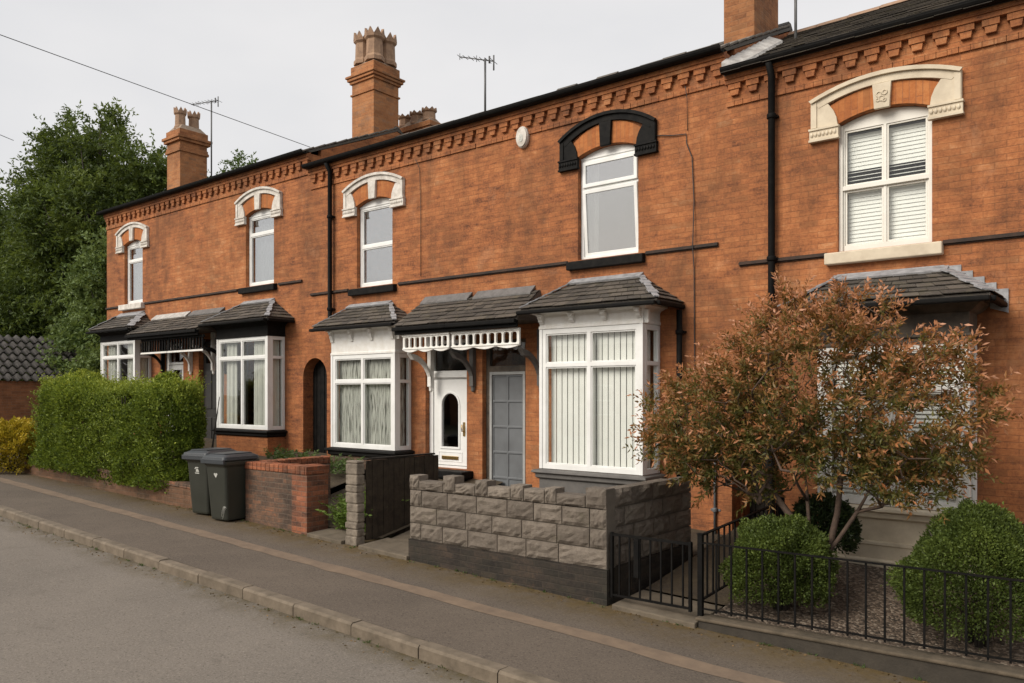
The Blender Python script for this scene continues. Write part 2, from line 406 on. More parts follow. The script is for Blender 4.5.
# kerbs: real stones with joints
for nm, y0, y1, face in (('kerb', -5.16, -5.02, 1), ('opposite_kerb', -11.34, -11.2, -1)):
    km = MB(); x = -60.
    while x < 10:
        L = .915; j = rr.uniform(-.005, .005); g = .006
        a, b = x+g, x+L-g; za, zb = zp(a)+j, zp(b)+j
        y0_, y1_ = (y0, y1)
        c = .02
        prof = [(y0_, -.2), (y1_, -.2), (y1_, .004), (y0_+c, .004), (y0_, -.018)] if face > 0 else [(y0_, -.2), (y1_, -.2), (y1_, -.018), (y1_-c, .004), (y0_, .004)]
        n = len(prof)
        vv = [(a, q[0]+j*.6, q[1]+za) for q in prof] + [(b, q[0]+j*.6, q[1]+zb) for q in prof]
        km.add(vv, [tuple(range(n)), tuple(reversed(range(n, 2*n)))] + [(i, (i+1) % n, n+(i+1) % n, n+i) for i in range(n)])
        x += L
    km.build(nm, M['kerb'])['kind'] = 'structure'
# front gardens rise gently from the pavement to the houses
def zg(x, y):
    t = (y+2.75)/2.75; base = zp(x, -2.9)+.06
    h = .42 + .03*max(0, min(1, (-x-4.5)/6))*10
    return base + max(0, t)**1.1*h*.9
def garden(name, x0, x1, mat, y0=-2.86, y1=.1, f=zg, n=9):
    return sheet(name, list(np.linspace(x0, x1, n)), list(np.linspace(y0, y1, 7)), f, mat)
garden('gravel_garden', -3.42, 3., M['gravel'])
garden('side_path', -4.36, -3.42, M['soil'], y0=-2.4)
garden('garden_soil', -7.45, -4.5, M['soil'], f=lambda x, y: zg(x, y)-.1)
garden('garden_path', -8.42, -7.45, M['concrete'], y0=-2.95, f=lambda x, y: zp(x, -2.9)+.05+max(0, y+2.4)*.2)
garden('fern_bed', -9.98, -8.42, M['soil'], y0=-2.6)
garden('enclosed_bed', -11.1, -9.98, M['soil'], y0=-2.8, f=lambda x, y: zg(x, y)-.1)
garden('hedge_bed', -24., -11.1, M['soil'], y0=-2.95)
st = MB()
def slab(x0, x1, y0, y1, up):
    z = [zp(x0, y0)+up, zp(x1, y0)+up]
    st.hexa([(x0, y0, z[0]-.3), (x1, y0, z[1]-.3), (x1, y1, z[1]-.3), (x0, y1, z[0]-.3), (x0, y0, z[0]), (x1, y0, z[1]), (x1, y1, z[1]+.03), (x0, y1, z[0]+.03)])
slab(-4.40, -3.46, -3.04, -2.38, .05); slab(-8.40, -7.46, -3.04, -2.5, .055); slab(-9.55, -8.78, -3.02, -2.4, .05)
st.build('entry_slabs', M['concrete'], bevel=.012)['kind'] = 'structure'

# ------------------------------------------------------------------ houses
def slates(mb, A, B, C, D, rows, w, th=.009, jit=.004, seed=1, wob=0.):
    """slates on the slope with eaves A-B and top D-C; u runs along the eaves"""
    A, B, C, D = map(Vector, (A, B, C, D)); rg = random.Random(seed)
    nrm = (B-A).cross(D-A).normalized()
    if nrm.z < 0: nrm = -nrm
    n = max(1, round((B-A).length/w))
    for r in range(rows):
        t0, t1 = r/rows, min(1., (r+1.25)/rows)
        l0, r0 = A.lerp(D, t0), B.lerp(C, t0); l1, r1 = A.lerp(D, t1), B.lerp(C, t1)
        o = .5 if r % 2 else 0.
        for i in range(n+1):
            ua, ub = max(0, (i-o)/n), min(1, (i+1-o)/n)
            if ub-ua < .08/n: continue
            g = .003/max(.1, (r0-l0).length)
            ua += g; ub -= g
            dz = rg.uniform(0, jit); dl = rg.uniform(-.006, .006)/max(.05, (D-A).length)
            lo = lambda u: l0.lerp(r0, u) + (l1-l0)*dl
            hi = lambda u: l1.lerp(r1, u)
            k0, k1 = nrm*(th+.010+dz), nrm*.004
            q = [lo(ua)+k0-nrm*th, lo(ub)+k0-nrm*th, hi(ub)+k1-nrm*th, hi(ua)+k1-nrm*th, lo(ua)+k0, lo(ub)+k0, hi(ub)+k1, hi(ua)+k1]
            mb.hexa(q)
    return mb

YR, DEPTH = 2.4, 6.6      # ridge and back wall behind the facade
def house(name, x0, x1, lvl, pitch, label, holes, notch=None, gable_left=False, gutter_top=6.88):
    """shell of a brick terraced house: facade with its openings, flanks, back, roof, cornice, gutter"""
    h = thing(name, ((x0+x1)/2, 0, zp((x0+x1)/2)-.1), label, 'house', 'red brick terraced houses')
    zb = -.4; ze = gutter_top+lvl-.05
    outer = notch(x0, x1, zb, ze) if notch else rect(x0, x1, zb, ze)
    m = MB(); m.prism(outer, 0, .26, 'y', holes)
    tp = math.tan(R(pitch)); zr = ze + .03 + YR*tp
    yb = .262
    for xa in ((x0+.003, x1-.113) if True else ()):
        m.prism([(yb, zb), (DEPTH, zb), (DEPTH, ze+.02), (YR, zr-.02), (yb, ze+.02+yb*tp)], xa, xa+.11, 'x')
    m.box(x0+.116, x1-.116, DEPTH-.2, DEPTH-.003, zb, ze)
    w = m.build('wall', M['brick'], h)
    f = MB(); f.box(x0+.13, x1-.13, .27, DEPTH-.21, 3.62+lvl, 3.72+lvl); f.box(x0+.13, x1-.13, 2.9, 3.0, zb, 3.6+lvl); f.box(x0+.13, x1-.13, 2.9, 3.0, 3.73+lvl, ze-.05)
    f.build('interior_wall', M['interior'], h)
    # roof: slabs under the slates, slates on the street side, ridge
    r = MB()
    o = .10
    for sgn in (0, 1):
        ya, za = (-o, ze+.03-o*tp) if sgn == 0 else (DEPTH+o, ze+.03-o*tp)
        r.hexa([(x0, ya, za), (x1, ya, za), (x1, YR, zr), (x0, YR, zr), (x0, ya, za+.05), (x1, ya, za+.05), (x1, YR, zr+.05), (x0, YR, zr+.05)])
    ro = r.build('roof', M['slate'], h)
    s = MB(); slates(s, (x0, -.215, ze+.085-.215*tp), (x1, -.215, ze+.085-.215*tp), (x1, YR, zr+.06), (x0, YR, zr+.06), 20, .28, seed=int(-x0*10), jit=.012)
    s.build('slates', M['slate'], ro)
    g = MB(); k = x0
    rg = random.Random(int(-x0*7))
    while k < x1-.01:
        e = min(x1, k+.45); dz = rg.uniform(-.012, .015)
        g.prism([(YR-.14, zr+.03+dz), (YR-.05, zr+.11+dz), (YR+.05, zr+.11+dz), (YR+.14, zr+.03+dz)], k+.004, e-.004, 'x'); k = e
    g.build('ridge_tiles', M['terracotta'] if lvl < 0 else M['slate'], ro)
    # corbelled brick cornice
    c = MB(); zt = ze
    c.box(x0, x1, -.095, -.0025, zt-.075, zt+.03)
    c.box(x0, x1, -.074, -.0025, zt-.13, zt-.077)
    n = int((x1-x0)/.237); sp = (x1-x0)/n; rg = random.Random(5)
    for i in range(n):
        cx = x0 + (i+.5)*sp + rg.uniform(-.006, .006)
        c.box(cx-.085, cx+.085, -.058-rg.uniform(0, .004), -.0025, zt-.205, zt-.132)
        c.prism([(cx-.062, zt-.207), (cx-.05, zt-.285), (cx+.05, zt-.285), (cx+.062, zt-.207)], -.048, -.0025)
    x = x0
    while x < x1-.02:
        e = min(x1, x+.115); c.box(x+.003, e-.003, -.022-rg.uniform(0, .008), -.0025, zt-.415, zt-.345); x = e
    c.box(x0, x1, -.016, -.0025, zt-.345, zt-.33)
    c.build('cornice', M['brick'], h)
    gt = MB()
    pr = [(-.115, .015)] + [(-.185+.07*math.cos(a), .05+.085*math.sin(a)) for a in [math.pi+math.pi*i/8 for i in range(9)][::-1]][::1]
    zt2 = ze+.03
    prof = [(-.119, zt2+.0), (-.119, zt2-.05)] + [(-.18-.06*math.sin(t), zt2+.01-.065*math.cos(t)) for t in [R(q) for q in (-20, 0, 25, 50, 75, 90)]] + [(-.243, zt2+.02), (-.235, zt2+.025), (-.23, zt2+.01)]
    gt.prism(prof, x0-.0 if not gable_left else x0-.1, x1-.004, 'x')
    gt.build('gutter', M['metal'], h)
    return h, ze, tp, zr

def string_course(h, segs, z, mat=None):
    for a, b in segs:
        m = MB(); m.box(a, b, -.045, -.0025, z-.012, z+.018); m.box(a, b, -.028, -.0025, z+.02, z+.032); m.box(a, b, -.02, -.0025, z-.028, z-.014)
        m.build('string_course', M['black_brick'], h)
M['black_brick'] = simple('sooty_moulding', (.022, .017, .014), (.06, .032, .02), 6, .85, .5)

def upper_window(h, cx, lvl, w=1.05, style='stone', transom=.70, interior=None, mullion=False, open_sash=False, sill='black', glass='glass_up', tz=None, rise_h=.2):
    """segment-headed first-floor window with its surround"""
    x0, x1 = cx-w/2, cx+w/2; z0, zs = 4.30+lvl, 5.86+lvl; rise = .11
    yf = .085
    mt = M['pvc'] if style != 'cream' else simple('cream_frame', (.76, .73, .66), (.68, .65, .58), 3, .45, .05) if 'cream_frame' not in bpy.data.materials else bpy.data.materials['cream_frame']
    fr = .065; zhd = zs-.07
    zt = z0 + (tz or .98)
    hx = [(x0+fr, x1-fr)] if not mullion else [(x0+fr, cx-.018), (cx+.018, x1-fr)]
    holes = []
    for a, b in hx:
        holes += [rect(a, b, z0+.075, zt-.03), rect(a, b, zt+.03, zhd)]
    m = MB()
    hol = holes if not open_sash else [rect(x0+.05, x1-.05, z0+.05, zt-.02), rect(x0+.05, x1-.05, zt+.02, zhd)]
    m.prism([(x0+.003, z0), (x1-.003, z0)] + arc(cx, zs-.003, w-.006, rise, rev=True), yf, yf+.07, 'y', hol)
    if style == 'cream':   # sliding sashes: upper one stands forward, with a meeting rail
        m.box(x0+.012, x1-.012, yf-.025, yf-.002, zt-.025, zt+.03)
        m.box(x0+.0, x0+.045, yf-.03, yf-.002, z0, zs); m.box(x1-.045, x1, yf-.03, yf-.002, z0, zs)
    else:
        m.box(x0+.005, x1-.005, yf-.014, yf-.002, zs-.03, zs+.0); 
    win = m.build('window', mt, h, bevel=.006)
    p = MB()
    if not open_sash:
        for hh in holes:
            (a, b), (c, d) = (hh[0][0], hh[1][0]), (hh[0][1], hh[2][1])
            p.box(a+.004, b-.004, yf+.035, yf+.041, c+.004, d-.004)
        # glazing beads round each light
        bd = MB()
        for hh in holes:
            a, b, c, d = hh[0][0], hh[1][0], hh[0][1], hh[2][1]
            bd.prism(rect(a+.001, b-.001, c+.001, d-.001), yf+.012, yf+.034, 'y', [rect(a+.022, b-.022, c+.022, d-.022)])
        bd.build('glazing_bead', mt, win, bevel=.004)
    else:
        # two top-hung sashes; the lower one stands ajar at its foot
        for (c, d, tilt) in ((z0+.052, zt-.022, 4.2), (zt+.022, zhd-.002, .8)):
            sb = MB(); a, b = x0+.052, x1-.052
            sb.prism(rect(a, b, c, d), -.03, .012, 'y', [rect(a+.055, b-.055, c+.055, d-.055)])
            pb = MB(); pb.box(a+.056, b-.056, -.012, -.007, c+.056, d-.056)
            rot = Matrix.Translation((0, yf-.012, d)) @ Matrix.Rotation(R(tilt), 4, 'X') @ Matrix.Translation((0, 0, -d))
            for q in (sb, pb): q.v = [tuple(rot @ Vector(v)) for v in q.v]
            sb.build('opening_sash', mt, win, bevel=.005)
            p.add(pb.v, pb.f)
    p.build('pane', M[glass], win)
    # curtains or blinds inside
    if interior == 'net':
        curtain(win, x0+.02, x1-.02, z0+.05, zhd, yf+.16, .012, 9)
    elif interior == 'sides':
        curtain(win, x0+.0, x0+.24, z0+.0, zhd, yf+.16, .03, 14); curtain(win, x1-.16, x1, z0, zhd, yf+.16, .03, 14)
    elif interior == 'left':
        curtain(win, x0+.04, x0+.26, z0+.02, zhd, yf+.12, .025, 12)
    elif interior == 'half':
        curtain(win, x0+.0, x0+.2, z0+.0, zhd, yf+.16, .03, 14)
    elif interior == 'venetian':
        b = MB(); z = z0+.06; i = 0
        while z < zhd-.02:
            up = zt+.02 < z < zt+.24
            a = R(22) if up else R(77)
            dy, dz = .026*math.cos(a), .026*math.sin(a)
            b.hexa([(x0+.07, yf+.11-dy, z-dz), (x1-.07, yf+.11-dy, z-dz), (x1-.07, yf+.11+dy, z+dz), (x0+.07, yf+.11+dy, z+dz),
                    (x0+.07, yf+.11-dy, z-dz+.003), (x1-.07, yf+.11-dy, z-dz+.003), (x1-.07, yf+.11+dy, z+dz+.003), (x0+.07, yf+.11+dy, z+dz+.003)])
            z += .049
        b.build('venetian_blind', M['blind'], win)
    # sill
    s = MB()
    if sill == 'black':
        s.hexa([(x0-.16, -.10, z0-.155), (x1+.12, -.10, z0-.155), (x1+.12, yf-.003, z0-.155), (x0-.16, yf-.003, z0-.155), (x0-.16, -.10, z0-.03), (x1+.12, -.10, z0-.03), (x1+.12, yf-.003, z0-.004), (x0-.16, yf-.003, z0-.004)])
        s.build('sill', M['black'], win, bevel=.012)
    else:
        s.hexa([(x0-.13, -.11, z0-.16), (x1+.12, -.11, z0-.16), (x1+.12, yf-.003, z0-.16), (x0-.13, yf-.003, z0-.16), (x0-.13, -.11, z0-.02), (x1+.12, -.11, z0-.02), (x1+.12, yf-.003, z0-.004), (x0-.13, yf-.003, z0-.004)])
        s.build('sill', M['cream'] if sill == 'cream' else M['stone_white'], win, bevel=.012)
    # surround: label hood on two flared legs, keystone, brick voussoirs
    sm = {'stone': M['stone_white'], 'black': M['black'], 'cream': M['cream']}[style]
    zl, zo = 5.71+lvl, (6.20 if rise_h < .23 else 6.16)+lvl; hw = .835
    oa = arc(cx, zo, 2*hw, rise_h, 14); ia = arc(cx, zo-.10, 2*(hw-.10), rise_h-.02, 14)
    hd = MB(); hd.prism(oa + ia[::-1], -.055, -.0025)
    oa2 = arc(cx, zo+.0, 2*hw+.03, rise_h+.015, 14); ia2 = arc(cx, zo-.035, 2*hw-.03, rise_h+.003, 14)
    hd.prism(oa2 + ia2[::-1], -.09, -.057)
    for sg in (-1, 1):
        leg = [(cx+sg*hw, zl+.13), (cx+sg*.51, zl+.13), (cx+sg*.525, zl+.24), (cx+sg*.56, zl+.33), (cx+sg*.625, zl+.425), (cx+sg*(hw-.1), zo-.085), (cx+sg*hw, zo-.003)]
        hd.prism(leg, -.05, -.0025)
        lip = [(cx+sg*(hw-.008), zl+.15), (cx+sg*(hw-.075), zl+.15), (cx+sg*(hw-.075), zo-.03), (cx+sg*(hw-.008), zo-.03)]
        hd.prism(lip, -.066, -.052)
        # capital band with carved leaves
        a, b = sorted((cx+sg*.50, cx+sg*(hw+.012)))
        hd.box(a, b, -.062, -.0025, zl+.005, zl+.125); hd.box(a-.008, b+.008, -.08, -.0025, zl+.118, zl+.142); hd.box(a-.008, b+.008, -.075, -.0025, zl-.02, zl+.007)
        rg = random.Random(11)
        k = a+.03
        while k < b-.02:
            hd.lathe([(0.001, zl+.03), (.018, zl+.045), (.024, zl+.065), (.014, zl+.09), (.001, zl+.1)], k, -.06, 6); k += .046
    hd.build('hood_mould', sm, win, bevel=.008)
    vz = MB(); va = arc(cx, zs+.004, w, rise, 12); vb = arc(cx, zo-.105, 2*(hw-.2)+.0, rise_h-.018, 12)
    vz.prism([(cx-.525, zs+.004)] + va[1:-1] + [(cx+.525, zs+.004)] + vb[::-1], -.022, -.0025)
    vz.build('brick_arch', M['brick_arch'], win)
    ks = MB(); ks.prism([(cx-.085, zs+rise-.03), (cx+.085, zs+rise-.03), (cx+.105, zo-.13+rise_h), (cx-.105, zo-.13+rise_h)], -.075, -.024)
    if style == 'cream':
        for dx, dz, rr_ in ((-.03, .02, .03), (.035, .035, .028), (0, -.045, .03), (.03, -.075, .02), (-.04, -.06, .02)):
            c0 = (cx+dx, -.078, (zs+rise-.03+zo-.13+rise_h)/2+dz*.8)
            ks.tube([(c0[0]+rr_*math.cos(t), c0[1], c0[2]+rr_*math.sin(t)) for t in [i*math.pi/4 for i in range(9)]], .009, 6)
    ks.build('keystone', sm, win, bevel=.008)
    return win
def window_hole(cx, lvl, w=1.05): return [(cx-w/2, 4.30+lvl), (cx+w/2, 4.30+lvl)] + arc(cx, 5.86+lvl, w, .11, rev=True)

def curtain(parent, x0, x1, z0, z1, y, amp, freq, mat=None, axis='x', seed=0, name='curtain'):
    n = max(8, int((x1-x0)/.012)); vs = []; rg = random.Random(seed); ph = rg.uniform(0, 6)
    for i in range(n+1):
        t = x0+(x1-x0)*i/n
        k = amp*(math.sin(t*freq*2*math.pi/.9+ph)+.5*math.sin(t*freq*3.7+ph*2)+.3*math.sin(t*freq*17))
        for z, q in ((z0, 1.15), ((z0+z1)/2, 1), (z1, .8)):
            vs.append((t, y+k*q, z) if axis == 'x' else (y+k*q, t, z))
    m = MB(); m.add(vs, [(3*i+j, 3*i+3+j, 3*i+4+j, 3*i+1+j) for i in range(n) for j in range(2)], True)
    return m.build(name, mat or M['curtain'], parent)

def bay(h, x0, x1, z0, zt, zh, d=.55, fmat='pvc', sill='black', head='white', zhead=None, roof=None, curtains='sides', base='brick', mull=None, top_blank=0.):
    """square bay window: timber front and cheeks, glazing, entablature, slate hipped roof"""
    f = MB(); fw = .075; cx = mull or (x0+x1)/2
    y0 = -d
    ci = .11
    hol = []
    for a, b in ((x0+ci, cx-.03), (cx+.03, x1-ci)):
        hol += [rect(a, b, z0+fw, zt-.03), rect(a, b, zt+.03, zh-fw)]
    f.prism(rect(x0, x1, z0, zh), y0, y0+.075, 'y', hol)
    # corner posts stand proud of the lights, cheeks at both sides
    for xa in (x0, x1-.075):
        ya, yb_ = y0+.077, -.003
        hs = [rect(ya+.05, yb_-.06, z0+fw, zt-.03), rect(ya+.05, yb_-.06, zt+.03, zh-fw)]
        f.prism(rect(ya, yb_, z0, zh), xa, xa+.075, 'x', hs)
    f.box(x0-.006, x0+.05, y0-.012, y0-.002, z0, zh); f.box(x1-.05, x1+.006, y0-.012, y0-.002, z0, zh)
    b = f.build('bay_window', M[fmat], h, bevel=.007)
    bd = MB()
    for hh in hol:
        a, c, e, g = hh[0][0], hh[1][0], hh[0][1], hh[2][1]
        bd.prism(rect(a+.001, c-.001, e+.001, g-.001), y0+.014, y0+.036, 'y', [rect(a+.02, c-.02, e+.02, g-.02)])
    bd.build('glazing_bead', M[fmat], b, bevel=.004)
    p = MB()
    for hh in hol: p.box(hh[0][0]+.004, hh[1][0]-.004, y0+.038, y0+.044, hh[0][1]+.004, hh[2][1]-.004)
    for xa in (x0+.034, x1-.04):
        p.box(xa, xa+.006, y0+.13, -.066, z0+fw+.003, zt-.033); p.box(xa, xa+.006, y0+.13, -.066, zt+.033, zh-fw-.003)
    p.build('pane', M['glass'], b)
    ln_ = MB(); zl_ = (z0+.031, zh-.02)
    for a, c in ((x0+.0815, x0+.10), (x1-.10, x1-.0815)):
        ln_ = MB(); ln_.box(a, c, -.02, .30, *zl_); ln_.build('window_lining', M['interior'], b)
    # curtains
    yc = y0+.13
    if curtains == 'sides':
        for (a, c) in ((x0+.2, x0+.58), (cx+.28, x1-.1)): curtain(b, a, c, z0+.02, zh-.02, yc, .022, 11, seed=int(a*9))
        curtain(b, y0+.15, -.06, z0+.02, zh-.02, x1-.13, .015, 11, axis='y')
    elif curtains == 'lace':
        curtain(b, x0+.08, x1-.08, z0+.02, zh-.02, yc, .012, 9, M['lace'], name='lace_curtain')
        curtain(b, y0+.15, -.06, z0+.02, zh-.02, x1-.13, .01, 9, M['lace'], axis='y', name='lace_curtain')
    elif curtains == 'vertical':
        v = MB(); x = x0+.165
        while x < x1-.1:
            a = R(-4); dx, dy = .046*math.cos(a), .046*math.sin(a)
            for (ya, yb2) in ((z0+.06, zh-.03),):
                v.hexa([(x-dx, yc-dy, ya), (x+dx, yc+dy, ya), (x+dx, yc+dy+.003, ya), (x-dx, yc-dy+.003, ya), (x-dx, yc-dy, yb2), (x+dx, yc+dy, yb2), (x+dx, yc+dy+.003, yb2), (x-dx, yc-dy+.003, yb2)])
            x += .101
        for yy in np.arange(y0+.20, -.09, .101):
            for xs_ in (x0+.125, x1-.135): v.box(xs_, xs_+.004, yy-.046, yy+.046, z0+.06, zh-.03)
        v.build('vertical_blind', M['blind'], b)
    elif curtains == 'venetian':
        v = MB(); z = z0+.09
        while z < zh-.05:
            v.hexa([(x0+.12, yc-.012, z-.022), (x1-.12, yc-.012, z-.022), (x1-.12, yc+.012, z+.022), (x0+.12, yc+.012, z+.022), (x0+.12, yc-.012, z-.019), (x1-.12, yc-.012, z-.019), (x1-.12, yc+.012, z+.025), (x0+.12, yc+.012, z+.025)])
            z += .049
        v.build('venetian_blind', M['blind'], b)
    # sill and the wall beneath
    sm = {'black': 'black', 'grey': 'grey_stone', 'cream': 'cream', 'white': 'white'}[sill]
    s = MB()
    s.wrap(x0, x1, d, [(.0, z0-.0025), (.09, z0-.02), (.10, z0-.055), (.085, z0-.06), (.05, z0-.075), (.05, z0-.13), (.02, z0-.15), (-.02, z0-.15)], yb=-.003)
    s.build('bay_sill', M[sm], b, bevel=.006)
    w = MB(); zb = -.35
    bm_ = {'brick': 'brick', 'cream': 'cream', 'dark': 'brick_old', 'grey': 'grey_stone'}[base]
    if base == 'cream':
        w.wrap(x0, x1, d, [(-.02, z0-.152), (.0, z0-.152), (.0, z0-.40), (.035, z0-.41), (.035, z0-.44), (.02, z0-.45), (.02, z0-.60), (.06, z0-.62), (.06, zb), (-.02, zb)], yb=-.003)
    else:
        w.wrap(x0, x1, d, [(-.10, z0-.153), (.005, z0-.153), (.005, zb), (-.10, zb)], yb=-.003)
    w.build('bay_base', M[bm_], b)
    # entablature
    e = MB(); za, zr0 = zh, roof['ze']
    hm = {'white': 'white', 'black': 'black', 'stone': 'white'}[head]
    if head == 'white':
        zc = zr0-.10
        e.wrap(x0, x1, d, [(-.03, za+.0025), (.012, za+.0025), (.012, za+.045), (.0, za+.05), (.0, zc-.03), (.02, zc), (.09, zc+.03), (.12, zc+.035), (.12, zc+.085), (-.03, zc+.085)], yb=-.003)
        for i in range(4):
            bx = x0+.02+(x1-x0-.1)*i/3
            z1_ = zc-.005; z2 = max(za+.08, zc-.19)
            e.prism([(y0-.001, z1_), (y0-.085, z1_), (y0-.09, z1_-.03), (y0-.06, z1_-.06), (y0-.062, z1_-.09), (y0-.035, z2+.03), (y0-.03, z2), (y0-.001, z2)], bx-.01, bx+.065, 'x')
            e.box(bx-.022, bx+.077, y0-.10, y0-.001, z1_-.001, z1_+.02)
        e.prism(rect(y0+.03, y0+.085, zc-.19, zc-.005), x1+.002, x1+.07, 'x')
    elif head == 'black':
        e.wrap(x0, x1, d, [(-.03, za+.0025), (.03, za+.0025), (.03, za+.03), (.015, za+.035), (.015, zr0-.15), (.06, zr0-.10), (.10, zr0-.07), (.10, zr0-.02), (-.03, zr0-.02)], yb=-.003)
    else:
        e.wrap(x0, x1, d, [(-.03, za+.0025), (.02, za+.0025), (.02, za+.06), (.05, za+.075), (.05, za+.10), (.0, za+.115), (.0, zr0-.15), (.04, zr0-.13), (.11, zr0-.07), (.13, zr0-.06), (.13, zr0-.02), (-.03, zr0-.02)], yb=-.003)
    e.build('entablature', M[hm] if head != 'stone' else M['grey_stone2'], b, bevel=.005)
    # roof
    rx0, rx1, ry, tx0, tx1, zt_ = roof['x0'], roof['x1'], roof['y'], roof['tx0'], roof['tx1'], roof['zt']
    rb = MB(); A, B, C, D = (rx0, ry, zr0), (rx1, ry, zr0), (tx1, -.003, zt_), (tx0, -.003, zt_)
    E_, F_ = (rx0, -.003, zr0), (rx1, -.003, zr0)
    dn = lambda p: (p[0], p[1], p[2]-.03)
    rb.add([A, B, C, D, E_, F_, dn(A), dn(B), dn(E_), dn(F_)], [(0, 1, 2, 3), (1, 5, 2), (0, 3, 4), (6, 7, 1, 0), (7, 9, 5, 1), (8, 6, 0, 4), (6, 8, 9, 7), (4, 3, 2, 5, 9, 8)])
    ro = rb.build('bay_roof', M['slate'], b)
    s = MB(); up = .006
    lift = lambda p, k=up: (p[0], p[1], p[2]+k)
    A2 = (rx0, ry-.03, zr0-.01); B2 = (rx1, ry-.03, zr0-.01)
    slates(s, lift(A2), lift(B2), lift(C), lift(D), 6, .21, jit=.01, seed=int(-x0*5))
    slates(s, lift((rx1+.025, ry, zr0-.01)), lift((rx1+.025, 0, zr0-.01)), lift((tx1+.003, -.02, zt_)), lift((tx1, -.03, zt_)), 6, .21, jit=.01, seed=3)
    s.build('slates', M['slate'], ro)
    g = MB(); lw = roof.get('lead', .1)
    up3 = Vector(B)-Vector(A); n1 = up3.cross(Vector(D)-Vector(A)).normalized()
    g.strip((tx0-.05, -.05, zt_-.0), (tx1+.05, -.05, zt_+.0), lw+.02, .03, up=n1 if n1.z > 0 else -n1)
    g.prism([(tx0-.06, zt_), (tx1+.06, zt_), (tx1+.0, zt_+.06), (tx0+.0, zt_+.06)], -.016, -.0025)
    nf = (Vector(B)-Vector(A)).cross(Vector(D)-Vector(A)).normalized(); ns = (Vector(F_)-Vector(B)).cross(Vector(C)-Vector(B)).normalized()
    if nf.z < 0: nf = -nf
    if ns.z < 0: ns = -ns
    for (p, q, nn) in ((B, C, nf+ns), (A, D, nf+Vector((-ns.x, ns.y, ns.z)))):
        p_, q_ = Vector(p)+Vector((0, 0, .025)), Vector(q)+Vector((0, -.01, .03))
        n = 7
        for i in range(n):   # lead dressed over the hip in short laps
            a_, b_ = p_.lerp(q_, i/n), p_.lerp(q_, (i+1.12)/n if i < n-1 else 1)
            g.strip(a_+Vector((0, 0, -.004+.004*(i % 2))), b_+Vector((0, 0, -.012)), lw*(.8+.25*math.sin(i*2.3+rx0)), .016, up=nn)
    if roof.get('stepped'):
        k = 5
        for i in range(k):
            xa = tx1 + (rx1-tx1)*i/k; xb = tx1 + (rx1-tx1)*(i+1)/k + .06
            zz = zt_ + (zr0-zt_)*i/k
            g.prism([(xa, zz-.16), (xb, zz-.16-.06), (xb, zz+.045), (xa, zz+.045)], -.018-.002*i, -.0025)
    g.build('lead_flashing', M[roof.get('lmat', 'lead')], ro)
    gu = MB(); gm = 'metal'
    yb = ry-.035
    gu.box(rx0-.01, rx1+.01, yb-.055, yb-.002+.03, zr0-.085, zr0-.03)
    gu.box(rx1+.012-.03, rx1+.055, yb+.03, -.004, zr0-.085, zr0-.03)
    gu.build('bay_gutter', M[gm], b, bevel=.015)
    return b
M['grey_stone2'] = simple('weathered_grey_stone', (.12, .095, .07), (.045, .037, .03), 5, .8, .4)

def pipe(h, x, z0, z1, r=.042, y=-.085, mat='metal', swan=True, name='downpipe'):
    m = MB()
    pts = [(x, y, z0)] + [(x, y, z1)]
    if swan: pts = [(x, y-.09, z0+.0), (x, y, z0+.14), (x, y, z1-.16), (x, y-.10, z1)]
    m.tube(pts, r, 10)
    z = z0+.35
    while z < z1-.1:
        m.lathe([(r+.012, z), (r+.016, z+.01), (r+.016, z+.05), (r+.012, z+.06)], x, y, 10); m.box(x-.07, x+.07, y+.02, -.0025, z+.015, z+.045); z += 1.83
    return m.build(name, M[mat], h)

def chimney(h, x0, x1, y0, y1, zb, z1, bands, pots, pot_r, pot_h, parent=None, mat='brick_shaft'):
    m = MB(); m.box(x0, x1, y0, y1, zb, z1)
    for (za, zc, o) in bands: m.box(x0-o, x1+o, y0-o, y1+o, za, zc)
    zt = max(b[1] for b in bands + [(0, z1, 0)])
    st_ = m.build('chimney', M[mat], h, bevel=.01)
    fl = MB(); i = .0
    fl.hexa([(x0+.01, y0+.01, zt), (x1-.01, y0+.01, zt), (x1-.01, y1-.01, zt), (x0+.01, y1-.01, zt), (x0+.14, y0+.14, zt+.17), (x1-.14, y0+.14, zt+.17), (x1-.14, y1-.14, zt+.17), (x0+.14, y1-.14, zt+.17)])
    fl.build('flaunching', M['lead_pale2'], st_)
    for (px, py) in pots:
        p = MB(); r = pot_r; z = zt+.06; n = 8
        prof = [(r*1.12, z), (r*1.12, z+.12*pot_h), (r*.95, z+.2*pot_h), (r*.9, z+.68*pot_h), (r*1.12, z+.74*pot_h), (r*1.15, z+.82*pot_h)]
        p.lathe(prof, px, py, n, False)
        # crown of points round the rim
        for k in range(n):
            a0, a1 = 2*math.pi*k/n, 2*math.pi*(k+1)/n; am = (a0+a1)/2
            zz = z+.82*pot_h
            P = lambda a, rr, zc: (px+rr*math.cos(a), py+rr*math.sin(a), zc)
            ro_, ri = r*1.15, r*.85
            tip = zz+.2*pot_h
            p.add([P(a0, ro_, zz-.01), P(a1, ro_, zz-.01), P(am, ro_*1.0, tip), P(a0, ri, zz-.01), P(a1, ri, zz-.01), P(am, ri, tip)], [(0, 1, 2), (5, 4, 3), (0, 2, 5, 3), (1, 4, 5, 2), (0, 3, 4, 1)])
        # dark slots in the sides
        po = p.build('chimney_pot', M['terracotta'], st_)
    return st_
M['lead_pale2'] = simple('mortar_flaunching', (.30, .22, .16), (.2, .15, .11), 8, .9, .5, .01, 25)

